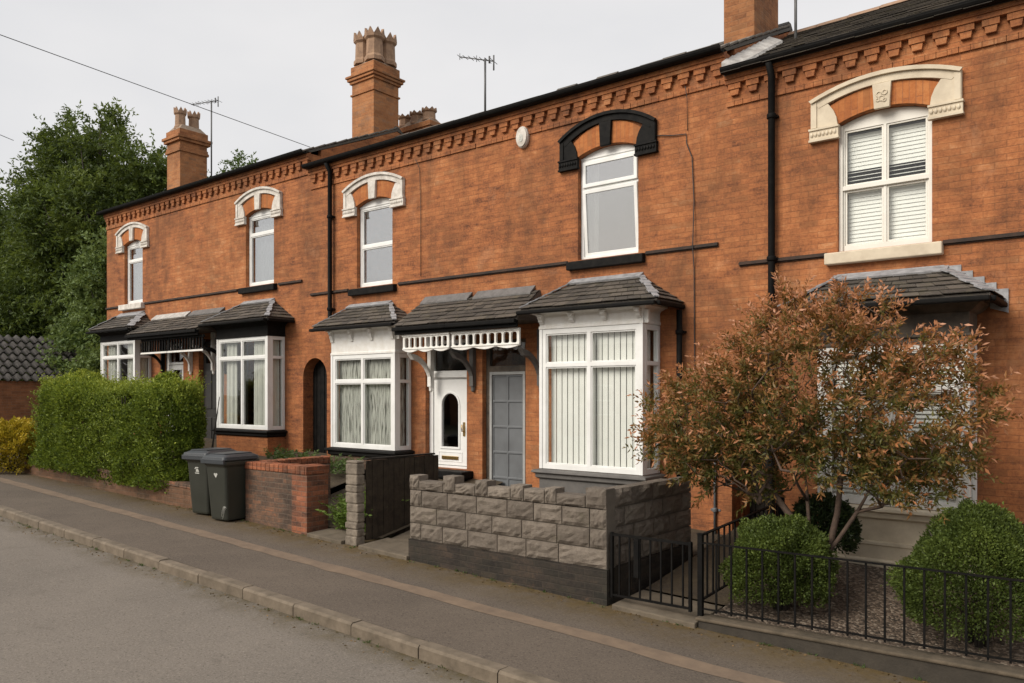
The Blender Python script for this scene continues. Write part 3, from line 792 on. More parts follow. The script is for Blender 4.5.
def fretwork(h, x0, x1, y, z0, z1, mat, n):
    m = MB(); hs = []
    w = (x1-x0-.06)/n
    for i in range(n):
        a, b = x0+.03+i*w+.03, x0+.03+(i+1)*w-.03
        zt, zb = z1-.055, z0+.085
        r = (b-a)/2
        a -= .012; b += .012
        hs.append([(a, zb+.02), (a+.02, zb), (b-.02, zb), (b, zb+.02), (b, zt-r*.7), (b-r*.35, zt-r*.15), ((a+b)/2, zt), (a+r*.35, zt-r*.15), (a, zt-r*.7)])
    k = 18; bot = []
    for i in range(k+1):
        t = i/k; bot.append((x0+(x1-x0)*t, z0+.045-.04*abs(math.sin(t*math.pi*3))))
    m.prism(bot + [(x1, z1), (x0, z1)], y, y+.04, 'y', hs)
    m.box(x0-.01, x1+.01, y-.02, y-.001, z1-.035, z1); m.box(x0-.005, x1+.005, y-.012, y-.001, z0+.055, z0+.075)
    m.build('porch_fretwork', M[mat], h, bevel=.004)
def bracket(h, x, y, z, mat, L=.5, w=.06):
    w *= 1.15
    """curved timber bracket from the wall up to the porch front, with a pendant drop"""
    m = MB(); pts = []
    for i in range(9):
        t = i/8*math.pi/2
        pts.append((y*.95*(1-math.cos(t)) - .05*math.cos(t), z-.55+L*math.sin(t)))
    out = pts + [(p[0]-.0, p[1]-.08) if False else (p[0]*.84, p[1]-.105) for p in pts[::-1]]
    m.prism(out, x-w/2, x+w/2, 'x')
    m.box(x-w/2, x+w/2, -.085, -.0025, z-.62, z+.28)
    m.lathe([(.01, z-.72), (.035, z-.69), (.03, z-.66), (.04, z-.63), (.03, z-.61)], x, -.035, 8)
    m.lathe([(.008, z-.08), (.03, z-.05), (.022, z-.02), (.036, z+.01), (.036, z+.05)], x, y+.05, 8)
    m.build('porch_bracket', M[mat], h, bevel=.004)
def porch_roof(h, x0, x1, y, ze, zt, mat_edge='metal', lead='lead_dark', edge_cut=0.):
    m = MB(); m.hexa([(x0, y, ze-.04), (x1, y, ze-.04), (x1, -.003, ze-.04), (x0, -.003, ze-.04), (x0, y, ze), (x1, y, ze), (x1-edge_cut, -.003, zt), (x0, -.003, zt)])
    o = m.build('porch_roof', M['slate'], h)
    s = MB(); slates(s, (x0, y-.04, ze-.02), (x1, y-.04, ze-.02), (x1-edge_cut, -.02, zt+.0), (x0, -.02, zt+.0), 7, .22, jit=.012, seed=int(-x0*3))
    s.build('slates', M['slate'], o)
    g = MB(); sl = (zt-ze)/abs(y)
    g.hexa([(x0+.02, -.14, zt-.14*sl+.03), (x1-.1-edge_cut, -.14, zt-.14*sl+.03), (x1-.1-edge_cut, -.004, zt+.05), (x0+.02, -.004, zt+.05), (x0+.02, -.14, zt-.14*sl+.055), (x1-.1-edge_cut, -.14, zt-.14*sl+.055), (x1-.1-edge_cut, -.004, zt+.085), (x0+.02, -.004, zt+.085)])
    g.build('flashing', M[lead], o)
    e = MB(); e.box(x0, x1, y-.085, y-.02, ze-.10, ze-.035); e.box(x0, x1, y-.018, y+.02, ze-.16, ze-.042)
    e.build('porch_gutter', M[mat_edge], o, bevel=.012)
    return o
def passage_arc(cx, w, zs, n=12): return [(cx-w/2*math.cos(math.pi*i/n), zs+w/2*math.sin(math.pi*i/n)) for i in range(n+1)]

LL, LR = .33, -.30
# ---- house 1: far left
PX, PW, PZ = -13.295, .77, 2.60     # the arched side passage
XB = [-22.4, -17.95, -13.42, -8.92, -4.46]
door1 = rect(-19.42, -18.40, .9, 3.55); door2 = rect(-17.7, -16.85, .9, 3.55)
bo = lambda a, b, z0, z1: rect(a+.08, b-.08, z0+.03, z1-.03)
h1, ze1, tp1, zr1 = house('terraced_house', XB[0], XB[1], LL, 23.5, 'orange brick terraced house at the far left end of the row beside the trees',
    [window_hole(-20.9, LL, .98), bo(-21.81, -19.95, 1.6, 3.6), door1], gable_left=True)
string_course(h1, [(XB[0], -21.62), (-20.26, XB[1])], 4.58)
upper_window(h1, -20.9, LL, .98, 'stone', interior='net', sill='white', tz=1.14)
bay(h1, -21.81, -19.95, 1.62, 3.2, 3.62, d=.42, sill='white', head='black', curtains='sides',
    roof=dict(x0=-22.0, x1=-19.74, y=-.64, ze=3.92, tx0=-21.55, tx1=-20.35, zt=4.34, lead=.22))
porch_roof(h1, -19.72, XB[1], -.72, 3.72, 4.16, lead='lead_pale')
# ---- house 2
def notch2(x0, x1, zb, ze):
    a = [p for p in passage_arc(PX, PW, PZ) if p[0] < x1]
    r = PW/2; za = PZ + math.sqrt(r*r-(x1-PX)**2)
    return [(x0, zb), (PX-r, zb)] + a + [(x1, za), (x1, ze), (x0, ze)]
h2, ze2, tp2, zr2 = house('terraced_house', XB[1], XB[2], LL, 23.5, 'orange brick terraced house with black-headed bay window, left of the arched passage',
    [window_hole(-15.22, LL), bo(-16.21, -14.3, 1.5, 3.4), door2], notch=notch2)
string_course(h2, [(XB[1], -16.05), (-14.5, -13.7)], 4.58)
upper_window(h2, -15.22, LL, 1.05, 'stone', interior='net', sill='black', tz=1.14)
bay(h2, -16.21, -14.3, 1.50, 3.02, 3.46, d=.42, sill='black', head='black', curtains='sides',
    roof=dict(x0=-16.45, x1=-14.0, y=-.65, ze=3.82, tx0=-15.75, tx1=-14.7, zt=4.25, lead=.11))
porch_roof(h2, XB[1], -16.47, -.72, 3.72, 4.16)
for (h, x) in ((h1, -19.3), (h2, -16.5)): bracket(h, x, -.62, 3.42, 'black', .45)
bracket(h2, -17.0, -.62, 3.42, 'white', .5); bracket(h1, -18.0, -.62, 3.42, 'white', .5)
def slat_frieze(h, x0, x1):
    m = MB(); x = x0
    m.box(x0, x1, -.64, -.60, 3.52, 3.58); m.box(x0, x1, -.64, -.60, 3.22, 3.27)
    while x < x1: m.box(x+.02, x+.055, -.635, -.605, 3.272, 3.518); x += .12
    m.build('porch_frieze', M['black'], h)
    g = MB(); g.box(x0, x1, -.655, -.642, 3.21, 3.25); g.build('frieze_rail', M['white'], h)
slat_frieze(h1, -19.2, -17.96); slat_frieze(h2, -17.94, -16.4)
# white glazed door of house 1
d = MB(); d.prism(rect(-19.42, -18.40, .9, 3.5), .12, .19, 'y', [rect(-19.30, -18.52, .96, 2.98), rect(-19.30, -18.52, 3.04, 3.44)]); do = d.build('front_door', M['pvc'], h1, bevel=.006)
d = MB(); d.prism(rect(-19.29, -18.53, .97, 2.97), .13, .175, 'y', [rect(-19.12, -18.70, 2.1, 2.85), rect(-19.12, -18.70, 1.1, 1.9)]); d.build('door_leaf', M['pvc'], do, bevel=.006)
d = MB(); d.box(-19.12, -18.70, .15, .156, 2.1, 2.85); d.box(-19.12, -18.70, .15, .156, 1.1, 1.9); d.box(-19.30, -18.52, .15, .156, 3.04, 3.44); d.build('pane', M['glass'], do)
d = MB(); d.prism(rect(-17.7, -16.85, .9, 3.5), .12, .19, 'y', [rect(-17.6, -16.95, 2.98, 3.4)]); do = d.build('front_door', M['dark_door'], h2, bevel=.006)
d = MB(); d.box(-17.6, -16.95, .15, .156, 2.98, 3.4); d.build('pane', M['glass'], do)
for a in (-17.58, -17.25):
    d = MB(); d.box(a, a+.26, .10, .118, 1.1, 1.7); d.box(a, a+.26, .10, .118, 1.9, 2.8); d.build('door_panel', M['dark_door'], do, bevel=.01)
# ---- house 3 (white door)
def notch3(x0, x1, zb, ze):
    a = [p for p in passage_arc(PX, PW, PZ) if p[0] > x0]; r = PW/2; za = PZ + math.sqrt(r*r-(x0-PX)**2)
    return [(x0, ze), (x0, za)] + a + [(PX+r, zb), (x1, zb), (x1, ze)]
doorW = rect(-10.14, -9.15, .95, 3.2); doorG = rect(-8.8, -7.88, .3, 3.15)
h3, ze3, tp3, zr3 = house('terraced_house', XB[2], XB[3], 0, 25.2, 'orange brick terraced house with a white front door and white fretwork porch',
    [window_hole(-11.5, 0, 1.0), bo(-12.27, -10.5, 1.24, 2.95), doorW], notch=notch3)
string_course(h3, [(XB[2]+.02, -12.24), (-10.82, XB[3])], 4.27)
upper_window(h3, -11.5, 0, 1.0, 'stone', sill='black', tz=.78)
bay(h3, -12.27, -10.5, 1.24, 2.48, 2.98, d=.40, sill='black', head='white', curtains='lace', base='dark',
    roof=dict(x0=-12.55, x1=-10.28, y=-.62, ze=3.52, tx0=-12.15, tx1=-11.05, zt=3.93, lead=.10))
pipe(h3, -12.71, 3.55, ze3-.02, .045)
# passage lining and its timber gate
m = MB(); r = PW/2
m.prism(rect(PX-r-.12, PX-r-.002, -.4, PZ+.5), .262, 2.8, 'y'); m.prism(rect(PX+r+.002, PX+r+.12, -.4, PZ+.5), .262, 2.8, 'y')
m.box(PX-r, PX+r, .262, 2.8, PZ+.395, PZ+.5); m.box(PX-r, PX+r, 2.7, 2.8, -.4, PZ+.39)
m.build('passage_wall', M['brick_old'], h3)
m = MB(); n = 6
for i in range(n):
    a = PX-r+.01+(PW-.02)*i/n; b = PX-r+.01+(PW-.02)*(i+1)/n
    m.box(a+.006, b-.006, .24+.006*(i % 2), .27, .5, PZ+.36)
m.box(PX-r+.03, PX+r-.03, .272, .31, 1.0, 1.12); m.box(PX-r+.03, PX+r-.03, .272, .31, 2.2, 2.32)
m.build('passage_gate', M['black'], h3)
# white door with an arched light
d = MB(); d.prism(doorW, .10, .18, 'y', [rect(-10.05, -9.24, .99, 2.52), rect(-10.05, -9.24, 2.66, 3.14)]); d.box(-10.13, -9.16, .07, .098, 2.54, 2.62)
do = d.build('front_door', M['pvc'], h3, bevel=.006)
d = MB(); cx = -9.645
al = [(cx-.2, 1.32), (cx+.2, 1.32)] + [(cx+.2*math.cos(math.pi*i/12), 2.06+.2*math.sin(math.pi*i/12)) for i in range(13)]
al2 = [(cx-.235, 1.285), (cx+.235, 1.285)] + [(cx+.235*math.cos(math.pi*i/12), 2.06+.235*math.sin(math.pi*i/12)) for i in range(13)]
d.prism(rect(-10.04, -9.25, 1.0, 2.51), .12, .165, 'y', [al]); d.prism(al2, .105, .119, 'y', [al])
d.prism(rect(-9.93, -9.36, 1.06, 1.24), .113, .119, 'y', [rect(-9.91, -9.38, 1.08, 1.22)])
leaf = d.build('door_leaf', M['pvc'], do, bevel=.006)
d = MB(); d.prism(al, .14, .146, 'y'); d.box(-10.05, -9.24, .14, .146, 2.66, 3.14); d.build('pane', M['glass'], do)
d = MB(); d.box(-9.84, -9.45, .10, .118, 1.10, 1.16); d.build('letterbox', M['brass'], do, bevel=.005)
d = MB(); d.box(-9.335, -9.295, .105, .119, 1.52, 1.76); d.tube([(-9.315, .105, 1.6), (-9.315, .06, 1.6), (-9.315, .055, 1.72)], .012, 6); d.build('handle', M['brass'], do)
d = MB(); d.box(-10.3, -9.0, -.30, .095, .82, .94); d.box(-10.25, -9.05, -.26, -.003, .2, .818); d.build('doorstep', M['black'], h3, bevel=.012)
porch_roof(h3, -10.16, XB[3], -.72, 3.42, 3.9)
fretwork(h3, -10.02, -8.94, -.67, 2.95, 3.26, 'white', 8)
bracket(h3, -9.97, -.62, 3.0, 'white', .5, .07); bracket(h3, -8.98, -.62, 3.0, 'grey_stone', .5, .07)
# ---- house 4 (grey door)
h4, ze4, tp4, zr4 = house('terraced_house', XB[3], XB[4], 0, 25.2, 'orange brick terraced house with a grey panelled door and a black-painted upper window surround',
    [window_hole(-6.34, 0), bo(-7.22, -5.46, 1.12, 3.2), doorG])
string_course(h4, [(XB[3], -7.05), (-5.68, XB[4]+.16-.28)], 4.27)
upper_window(h4, -6.34, 0, 1.05, 'black', interior='left', sill='black', tz=1.08, open_sash=True, rise_h=.265)
bay(h4, -7.22, -5.46, 1.13, 2.68, 3.22, d=.5, sill='grey', head='white', curtains='vertical', base='grey',
    roof=dict(x0=-7.42, x1=-5.12, y=-.74, ze=3.52, tx0=-6.93, tx1=-5.78, zt=3.95, lead=.13, lmat='lead'))
d = MB(); d.prism(doorG, .10, .18, 'y', [rect(-8.72, -7.96, .34, 2.62), rect(-8.72, -7.96, 2.72, 3.1)]); do = d.build('front_door', M['grey_stone2'], h4, bevel=.006)
d = MB(); d.prism(rect(-8.72, -7.96, .34, 2.62), .09, .13, 'y', [rect(-8.67, -8.01, .40, 2.57)]); d.build('door_frame', M['frame_grey'], do, bevel=.005)
d = MB(); hs = []
for c in range(2):
    for k in range(5):
        a = -8.645+c*.32; z = .45+k*.425; hs.append(rect(a, a+.285, z, z+.385))
d.prism(rect(-8.665, -8.015, .40, 2.565), .112, .15, 'y', hs); d.build('door_leaf', M['grey_paint'], do, bevel=.008)
d = MB()
for hh in hs: d.box(hh[0][0]-.002, hh[1][0]+.002, .127, .135, hh[0][1]-.002, hh[2][1]+.002)
d.build('door_panel', M['grey_paint'], do)
d = MB(); d.box(-8.72, -7.96, .14, .146, 2.72, 3.1); d.build('pane', M['glass'], do)
porch_roof(h4, XB[3], -7.48, -.72, 3.42, 3.9, edge_cut=.1)
fretwork(h4, -8.90, -7.5, -.65, 2.95, 3.26, 'white', 9)
bracket(h4, -7.55, -.62, 3.0, 'grey_stone', .5, .07)
pipe(h4, -5.12, .9, 3.42, .04, swan=False); pipe(h4, -4.62, .3, 2.0, .018, y=-.03, mat='grey_paint', swan=False, name='conduit')
# ---- house 5 (right)
P5, W5, Z5 = -4.14, .5, 2.3
h5, ze5, tp5, zr5 = house('terraced_house', XB[4], 1.2, LR, 28.5, 'orange brick terraced house with cream stone dressings at the right end of the row',
    [window_hole(-2.5, LR), bo(-3.1, -1.52, .98, 2.85), [(P5-W5/2, -.2), (P5+W5/2, -.2)] + passage_arc(P5, W5, Z5)[::-1]], gutter_top=6.86)
string_course(h5, [(XB[4]+.18, -3.15), (-1.86, 1.2)], 3.97)
upper_window(h5, -2.5, LR, 1.05, 'cream', interior='venetian', sill='cream', tz=.78, mullion=True, glass='glass', rise_h=.165)
bay(h5, -3.1, -1.52, .98, 2.3, 2.80, fmat='white', sill='cream', head='stone', curtains='venetian', base='cream', d=.5,
    roof=dict(x0=-3.4, x1=-1.28, y=-.85, ze=3.28, tx0=-3.02, tx1=-1.85, zt=3.66, lead=.2, stepped=True))
pipe(h5, -3.82, -.05, ze5-.02, .045)
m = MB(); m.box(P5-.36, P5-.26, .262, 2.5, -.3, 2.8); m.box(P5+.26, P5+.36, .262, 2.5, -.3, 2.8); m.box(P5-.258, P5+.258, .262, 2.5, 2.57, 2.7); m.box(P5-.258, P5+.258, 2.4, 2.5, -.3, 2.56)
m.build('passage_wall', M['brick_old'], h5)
m = MB()
for i in range(4): m.box(P5-.245+.1225*i+.004, P5-.245+.1225*(i+1)-.004, .5+.005*(i % 2), .54, .05, 2.4)
m.build('passage_gate', M['timber'], h5)
m = MB(); m.box(-1.3, 1.2, -.06, -.0025, -.3, .85); m.build('plinth', M['brick_dark'], h5)

# ---- chimneys
chimney(h1, -22.39, -21.66, 1.71, 2.55, 7.9, 9.55, [(9.2, 9.28, .04), (9.28, 9.36, .02), (9.5, 9.58, .07), (9.58, 9.66, .11), (9.66, 9.85, .02)],
        [(-22.03, 1.92), (-22.03, 2.34)], .16, .62)
chimney(h2, -14.17, -13.435, 1.7, 2.45, 7.7, 9.5, [(8.98, 9.02, .03), (9.25, 9.31, .04), (9.31, 9.37, .08), (9.37, 9.42, .11), (9.42, 9.64, .02)],
        [(-13.99, 1.89), (-13.62, 1.89), (-13.99, 2.26), (-13.62, 2.26)], .2, .70)
chimney(h2, -14.25, -12.98, 3.0, 3.42, 7.2, 8.52, [(8.44, 8.56, .04)], [(-14.0, 3.2), (-13.6, 3.2), (-13.2, 3.2)], .16, .30)
chimney(h4, -4.95, -4.48, 1.0, 1.95, 6.9, 9.3, [(8.9, 8.98, .04)], [(-4.7, 1.25), (-4.7, 1.7)], .16, .6, mat='brick_shaft')
# sloping stone verges where a roof stands above its neighbour, lead soakers below
def verge(h, x, ze, tp, mat):
    m = MB(); o = .2
    a, b = Vector((x-.06, -o, ze+.10-o*tp)), Vector((x-.06, YR, ze+.10+YR*tp))
    n = 9
    for i in range(n):
        p, q = a.lerp(b, i/n), a.lerp(b, (i+.98)/n); m.strip(p+Vector((0, 0, random.uniform(0, .012)-.02)), q, .14, .032)
    m.build('verge_coping', M[mat], h, bevel=.008)
verge(h2, XB[2], ze2, tp2, 'verge'); verge(h4, XB[4], ze4, tp4, 'verge')
m = MB(); sl = tp5
for i in range(9):
    y = -.2+.19*i; z = ze5+.11+y*sl
    m.hexa([(XB[4]+.01, y, z), (XB[4]+.22, y-.02, z-.02), (XB[4]+.22, y+.19, z+.19*sl), (XB[4]+.01, y+.2, z+.2*sl), (XB[4]+.01, y, z+.13), (XB[4]+.2, y-.01, z+.03), (XB[4]+.2, y+.18, z+.19*sl+.03), (XB[4]+.01, y+.17, z+.2*sl+.13)])
m.build('flashing', M['lead_pale'], h5)

# ------------------------------------------------------------------ things on the houses
m = MB(); ao = thing('alarm_box', (-7.91, -.03, 6.38), 'white oval alarm box fixed high on the brick wall left of the black window surround', 'alarm')
pts = [(.135*math.cos(t)*.86, .175*math.sin(t)) for t in [2*math.pi*i/20 for i in range(20)]]
m.prism([(-7.91+a, 6.38+b) for a, b in pts], -.06, -.0025); m.prism([(-7.91+a*.92, 6.38+b*.92) for a, b in pts], -.085, -.061)
m.build('cover', M['stone_white'], ao, bevel=.02)
m = MB(); m.prism([(-7.91+a*.35, 6.36+b*.35) for a, b in pts], -.09, -.086); m.build('badge', M['sticker'], ao)
def cable(name, pts, r, label, cat='cable', group=None):
    m = MB(); m.tube(pts, r, 6); o = m.build(name, M['cable']); return tag(o, label, cat, group)
cable('wall_cable', [(-5.52, -.02, 5.93), (-5.25, -.02, 5.88), (-5.05, -.02, 5.86), (-5.04, -.02, 5.72), (-4.96, -.02, 5.52), (-4.93, -.02, 4.9), (-4.93, -.065, 4.27), (-4.93, -.02, 4.0), (-4.92, -.02, 2.6), (-4.92, -.02, 1.2)], .007, 'thin black cable running down the brick wall right of the black window surround')
cable('wall_cable', [(-5.03, -.09, 6.5), (-5.03, -.03, 6.35), (-5.03, -.02, 5.9)], .005, 'short thin cable dropping from the eaves above the black window surround')
cable('wall_cable', [(-10.3, -.09, 6.45), (-10.27, -.02, 6.3), (-10.24, -.02, 5.6), (-10.24, -.02, 4.36)], .005, 'thin dark cable running straight down the plain brick between the two middle upper windows')
def sag(a, b, s, n=24):
    a, b = Vector(a), Vector(b); return [a.lerp(b, i/n)-Vector((0, 0, s*4*(i/n)*(1-i/n))) for i in range(n+1)]
cable('overhead_wire', sag((-13.37, -.06, 7.27), (-13.24, -8.2, 7.68), .0) , .006, 'long thin overhead wire from the eaves by the middle chimney', 'wire')
cable('overhead_wire', sag((-24.0, -2.6, 9.28), (-33.2, 1.5, 11.72), .0), .011, 'short thin overhead wire at the left edge running into the tall trees', 'wire')
def aerial(x, y, z0, z1, label, d, L, style):
    t = thing('television_aerial', (x, y, z0), label, 'aerial', 'roof aerials')
    m = MB(); m.tube([(x, y, z0), (x, y, z1)], .022, 8); m.build('mast', M['alu'], t)
    D = Vector(d).normalized(); S = D.cross(Vector((0, 0, 1))).normalized()
    b = MB(); P = Vector((x, y, z1-.03)); a0 = P-D*.25*L; a1 = P+D*.75*L
    b.tube([a0, a1], .012, 6); b.build('boom', M['alu'], t)
    e = MB()
    n = 9 if style else 7
    for i in range(n):
        p = a0.lerp(a1, i/(n-1)); w = .16-.06*i/n
        e.tube([p-S*w, p+S*w], .006, 5)
        if i % 3 == 0: e.tube([p-Vector((0, 0, .06)), p+Vector((0, 0, .07))], .007, 5)
    rf = a0; e.tube([rf+Vector((0, 0, -.18)), rf+Vector((0, 0, .12))], .016, 5); e.tube([rf+D*.1+Vector((0, 0, -.05)), rf+D*.1+Vector((0, 0, .09))], .02, 5)
    e.build('element', M['alu'], t)
aerial(-10.45, 2., 7.75, 8.98, 'television aerial on a bare mast above the middle roof', (-1, -.25, .3), .8, 0)
aerial(-21.55, 2.62, 8.6, 10.86, 'tall television aerial standing behind the left chimney', (-1, -.3, .02), 1.0, 1)
aerial(-4.06, 1.5, 7.1, 8.6, 'dark aerial mast beside the big right chimney, its head cut off by the picture', (-1, .2, 0), .8, 1)

# ------------------------------------------------------------------ walls, gates and railings along the pavement
rg = random.Random(21)
# rock-faced block wall of house 4
sw = thing('garden_wall', (-6., -2.9, zp(-6)), 'grey rock-faced concrete block wall with a battlemented top in front of the grey door', 'wall')
def rock(mb, x0, x1, y0, y1, z0, z1, face, seed):
    """block with a rough pitched face on side 'face' ('-y' or '+x')"""
    r_ = random.Random(seed); nu, nv = 7, 5; g = .006
    vs = []
    for j in range(nv+1):
        for i in range(nu+1):
            u, v = i/nu, j/nv
            edge = min(u, 1-u, v*1.0, (1-v)*1.0)
            k = min(1, edge*5.5)*.024*(1+.35*math.sin(9*u+seed)) + (r_.uniform(-.010, .013) if edge > 0 else 0)
            z = z0+g+(z1-z0-2*g)*v
            if face == '-y': vs.append((x0+g+(x1-x0-2*g)*u, y0-k, z))
            else: vs.append((x1+k, y0+g+(y1-y0-2*g)*u, z))
    fs = [(j*(nu+1)+i, j*(nu+1)+i+1, (j+1)*(nu+1)+i+1, (j+1)*(nu+1)+i) for j in range(nv) for i in range(nu)]
    n = len(vs)
    # back of the block
    if face == '-y': bk = [(x0+g, y1, z0+g), (x1-g, y1, z0+g), (x1-g, y1, z1-g), (x0+g, y1, z1-g)]
    else: bk = [(x0, y0+g, z0+g), (x0, y1-g, z0+g), (x0, y1-g, z1-g), (x0, y0+g, z1-g)]
    vs += bk
    bot = [i for i in range(nu+1)]; top = [nv*(nu+1)+i for i in range(nu+1)]
    lf = [j*(nu+1) for j in range(nv+1)]; rt = [j*(nu+1)+nu for j in range(nv+1)]
    fs += [tuple(bot[::-1])+(n, n+1), tuple(top)+(n+2, n+3), tuple(lf)+(n+3, n), tuple(rt[::-1])+(n+1, n+2), (n, n+3, n+2, n+1)]
    mb.add(vs, fs)
WT, CH = 1.235, .212
fm = MB(); fx0, fx1 = -7.47, -4.5
tops = {}
for row in range(4):
    z1 = WT-CH*row; z0 = z1-CH
    if row == 0: continue
    x = fx0; k = 0
    while x < fx1-.02:
        L = rg.uniform(.36, .5)
        if k == 0 and row % 2: L *= .55
        e = x+L if fx1-(x+L) > .2 else fx1
        rock(fm, x, e, -2.97, -2.80, z0, z1, '-y', rg.randint(0, 9999)); x = e; k += 1
# top course: merlons and half-height fillers
x = fx0; i = 0
while x < fx1-.02:
    L = (.20 if i % 2 == 0 else .34)*rg.uniform(.8, 1.25)
    e = x+L if fx1-(x+L) > .14 else fx1
    hgt = (CH+.0 if (i % 2 == 0 or e == fx1) else CH*.72)
    dz = rg.uniform(-.03, .012)
    rock(fm, x, e, -2.975, -2.80, WT-CH, WT-CH+hgt+dz, '-y', rg.randint(0, 9999)); x = e; i += 1
fm.build('block_facing', M['block'], sw)
rm = MB(); yy1 = -.95
for row in range(4):
    z1 = WT-CH*row; y = -2.80; k = 0
    while y < yy1-.02:
        L = rg.uniform(.36, .5)
        if k == 0 and row % 2: L *= .55
        e = y+L if yy1-(y+L) > .2 else yy1
        zz1 = z1 if row else z1-rg.uniform(0, .03)
        rock(rm, -4.68, -4.52, y, e, z1-CH, zz1, '+x', rg.randint(0, 9999)); y = e; k += 1
rm.build('block_return', M['block'], sw)
bm_ = MB(); bm_.box(fx0+.02, fx1-.02, -2.955, -2.815, -.1, WT-CH*1.05); bm_.box(-4.665, -4.535, -2.81, yy1-.02, .1, WT-.03); bm_.box(fx1-.05, fx1-.004, -2.965, -2.79, .1, WT-.01)
bm_.build('mortar_core', M['mortar'], sw)
bs = MB(); bs.box(fx0-.005, fx1+.012, -2.99, -2.795, -.3, WT-CH*4+.002); bs.box(-4.69, fx1+.004, -2.793, yy1, -.3, WT-CH*4+.002)
bs.build('brick_footing', M['brick_dark'], sw)
# stone gatepost
gp = thing('gatepost', (-8.6, -2.8, zp(-8.6)), 'square rough stone gatepost between the dark timber fence and the fern gap', 'gatepost')
m = MB(); z = zp(-8.6)-.1; i = 0
while z < 1.3:
    hh = rg.uniform(.09, .16); e = min(1.33, z+hh); j = rg.uniform(-.008, .008)
    m.box(-8.76+j, -8.52+j, -2.96+j, -2.81-j, z+.003, e-.003); z = e
m.box(-8.745, -8.535, -2.945, -2.825, 0, 1.32)
m.build('stone_course', M['post_stone'], gp, bevel=.018)
# dark timber fence along the path
tf = thing('timber_fence', (-8.42, -1.9, .3), 'dark vertical-board timber fence running back from the stone gatepost to the house', 'fence')
m = MB(); y = -2.80; i = 0
while y < -1.45:
    m.box(-8.525, -8.50+.005*(i % 2), y+.004, y+.098, .22+.03*max(0, (y+2.6)), 1.325+rg.uniform(-.006, .006)); y += .102; i += 1
m.build('board', M['timber_brown'], tf)
for q in ((-8.527, .45, .53), (-8.527, 1.12, 1.2), (-8.49, 1.333, 1.355)):
    m = MB(); m.box(-8.57, q[0], -2.80, -1.45, q[1], q[2]); m.build('rail', M['timber'], tf)
# low brick wall with an orange coping
lw = thing('garden_wall', (-10.3, -2.85, zp(-10.3)), 'low L-shaped sooty brick wall with bright orange brick coping beside the bins', 'wall')
zc = 1.07; zb0 = 0.0
m = MB(); m.box(-11.2, -9.98, -2.95, -2.73, zb0, zc-.002); m.box(-11.2, -10.98, -2.727, -1.45, zb0, zc-.002); m.build('brickwork', M['brick_old'], lw)
m = MB(); m.box(-9.976, -9.61, -2.97, -2.58, zb0, zc-.002); m.build('pier', M['brick_pier'], lw, bevel=.006)
m = MB()
def soldier(a, b, y0, y1, along, z, hgt):
    k = a
    while k < b-.03:
        e = min(b, k+.112); dz = rg.uniform(-.006, .006)
        if along == 'x': m.box(k+.004, e-.004, y0, y1, z, z+hgt+dz)
        else: m.box(y0, y1, k+.004, e-.004, z, z+hgt+dz)
        k = e
soldier(-11.21, -9.6, -2.985, -2.565, 'x', zc, .115) if False else None
soldier(-11.21, -9.985, -2.965, -2.72, 'x', zc, .115); soldier(-2.717, -1.45, -11.21, -10.97, 'y', zc, .115); soldier(-9.982, -9.6, -2.985, -2.565, 'x', zc, .12)
m.build('coping', M['brick_red'], lw, bevel=.01)
# hedge wall
hw_ = thing('garden_wall', (-15.5, -3.05, zp(-15.5)), 'long low brown brick wall under the clipped green hedge', 'wall')
m = MB()
def hy(x): return -3.02 - .03*max(0, (-12.6-x))
n = 14
for i in range(n):
    a, b = -19.2+(6.9)*i/n, -19.2+(6.9)*(i+1)/n
    m.hexa([(a, hy(a), zp(a)-.2), (b, hy(b), zp(b)-.2), (b, hy(b)+.22, zp(b)-.2), (a, hy(a)+.22, zp(a)-.2), (a, hy(a), zp(a)+.36), (b, hy(b), zp(b)+.36), (b, hy(b)+.22, zp(b)+.36), (a, hy(a)+.22, zp(a)+.36)])
m.build('brickwork', M['brick_oldbrown'], hw_)
m = MB()
for i in range(n*2):
    a, b = -19.2+(6.9)*i/n/2, -19.2+(6.9)*(i+1)/n/2-.008; z = .365
    m.hexa([(a, hy(a)-.02, zp(a)+z), (b, hy(b)-.02, zp(b)+z), (b, hy(b)+.24, zp(b)+z), (a, hy(a)+.24, zp(a)+z), (a, hy(a)-.02, zp(a)+z+.07), (b, hy(b)-.02, zp(b)+z+.07), (b, hy(b)+.24, zp(b)+z+.07), (a, hy(a)+.24, zp(a)+z+.07)])
m.build('coping', M['brick_old'], hw_, bevel=.012)
# dark timber gate half hidden behind the bins
tg = thing('timber_gate', (-11.9, -2.9, zp(-11.9)), 'dark boarded timber gate half hidden between the hedge and the bins', 'gate')
m = MB()
for i in range(8): m.box(-12.24+.125*i+.004, -12.24+.125*(i+1)-.004, -2.92+.004*(i % 2), -2.89, .3, 1.15)
m.build('board', M['timber'], tg)
for q in (.45, .95):
    m = MB(); m.box(-12.22, -11.24, -2.885, -2.84, q, q+.09); m.build('rail', M['timber'], tg)
m = MB(); m.box(-12.35, -12.25, -2.96, -2.85, .1, 1.3); m.build('post', M['timber'], tg)
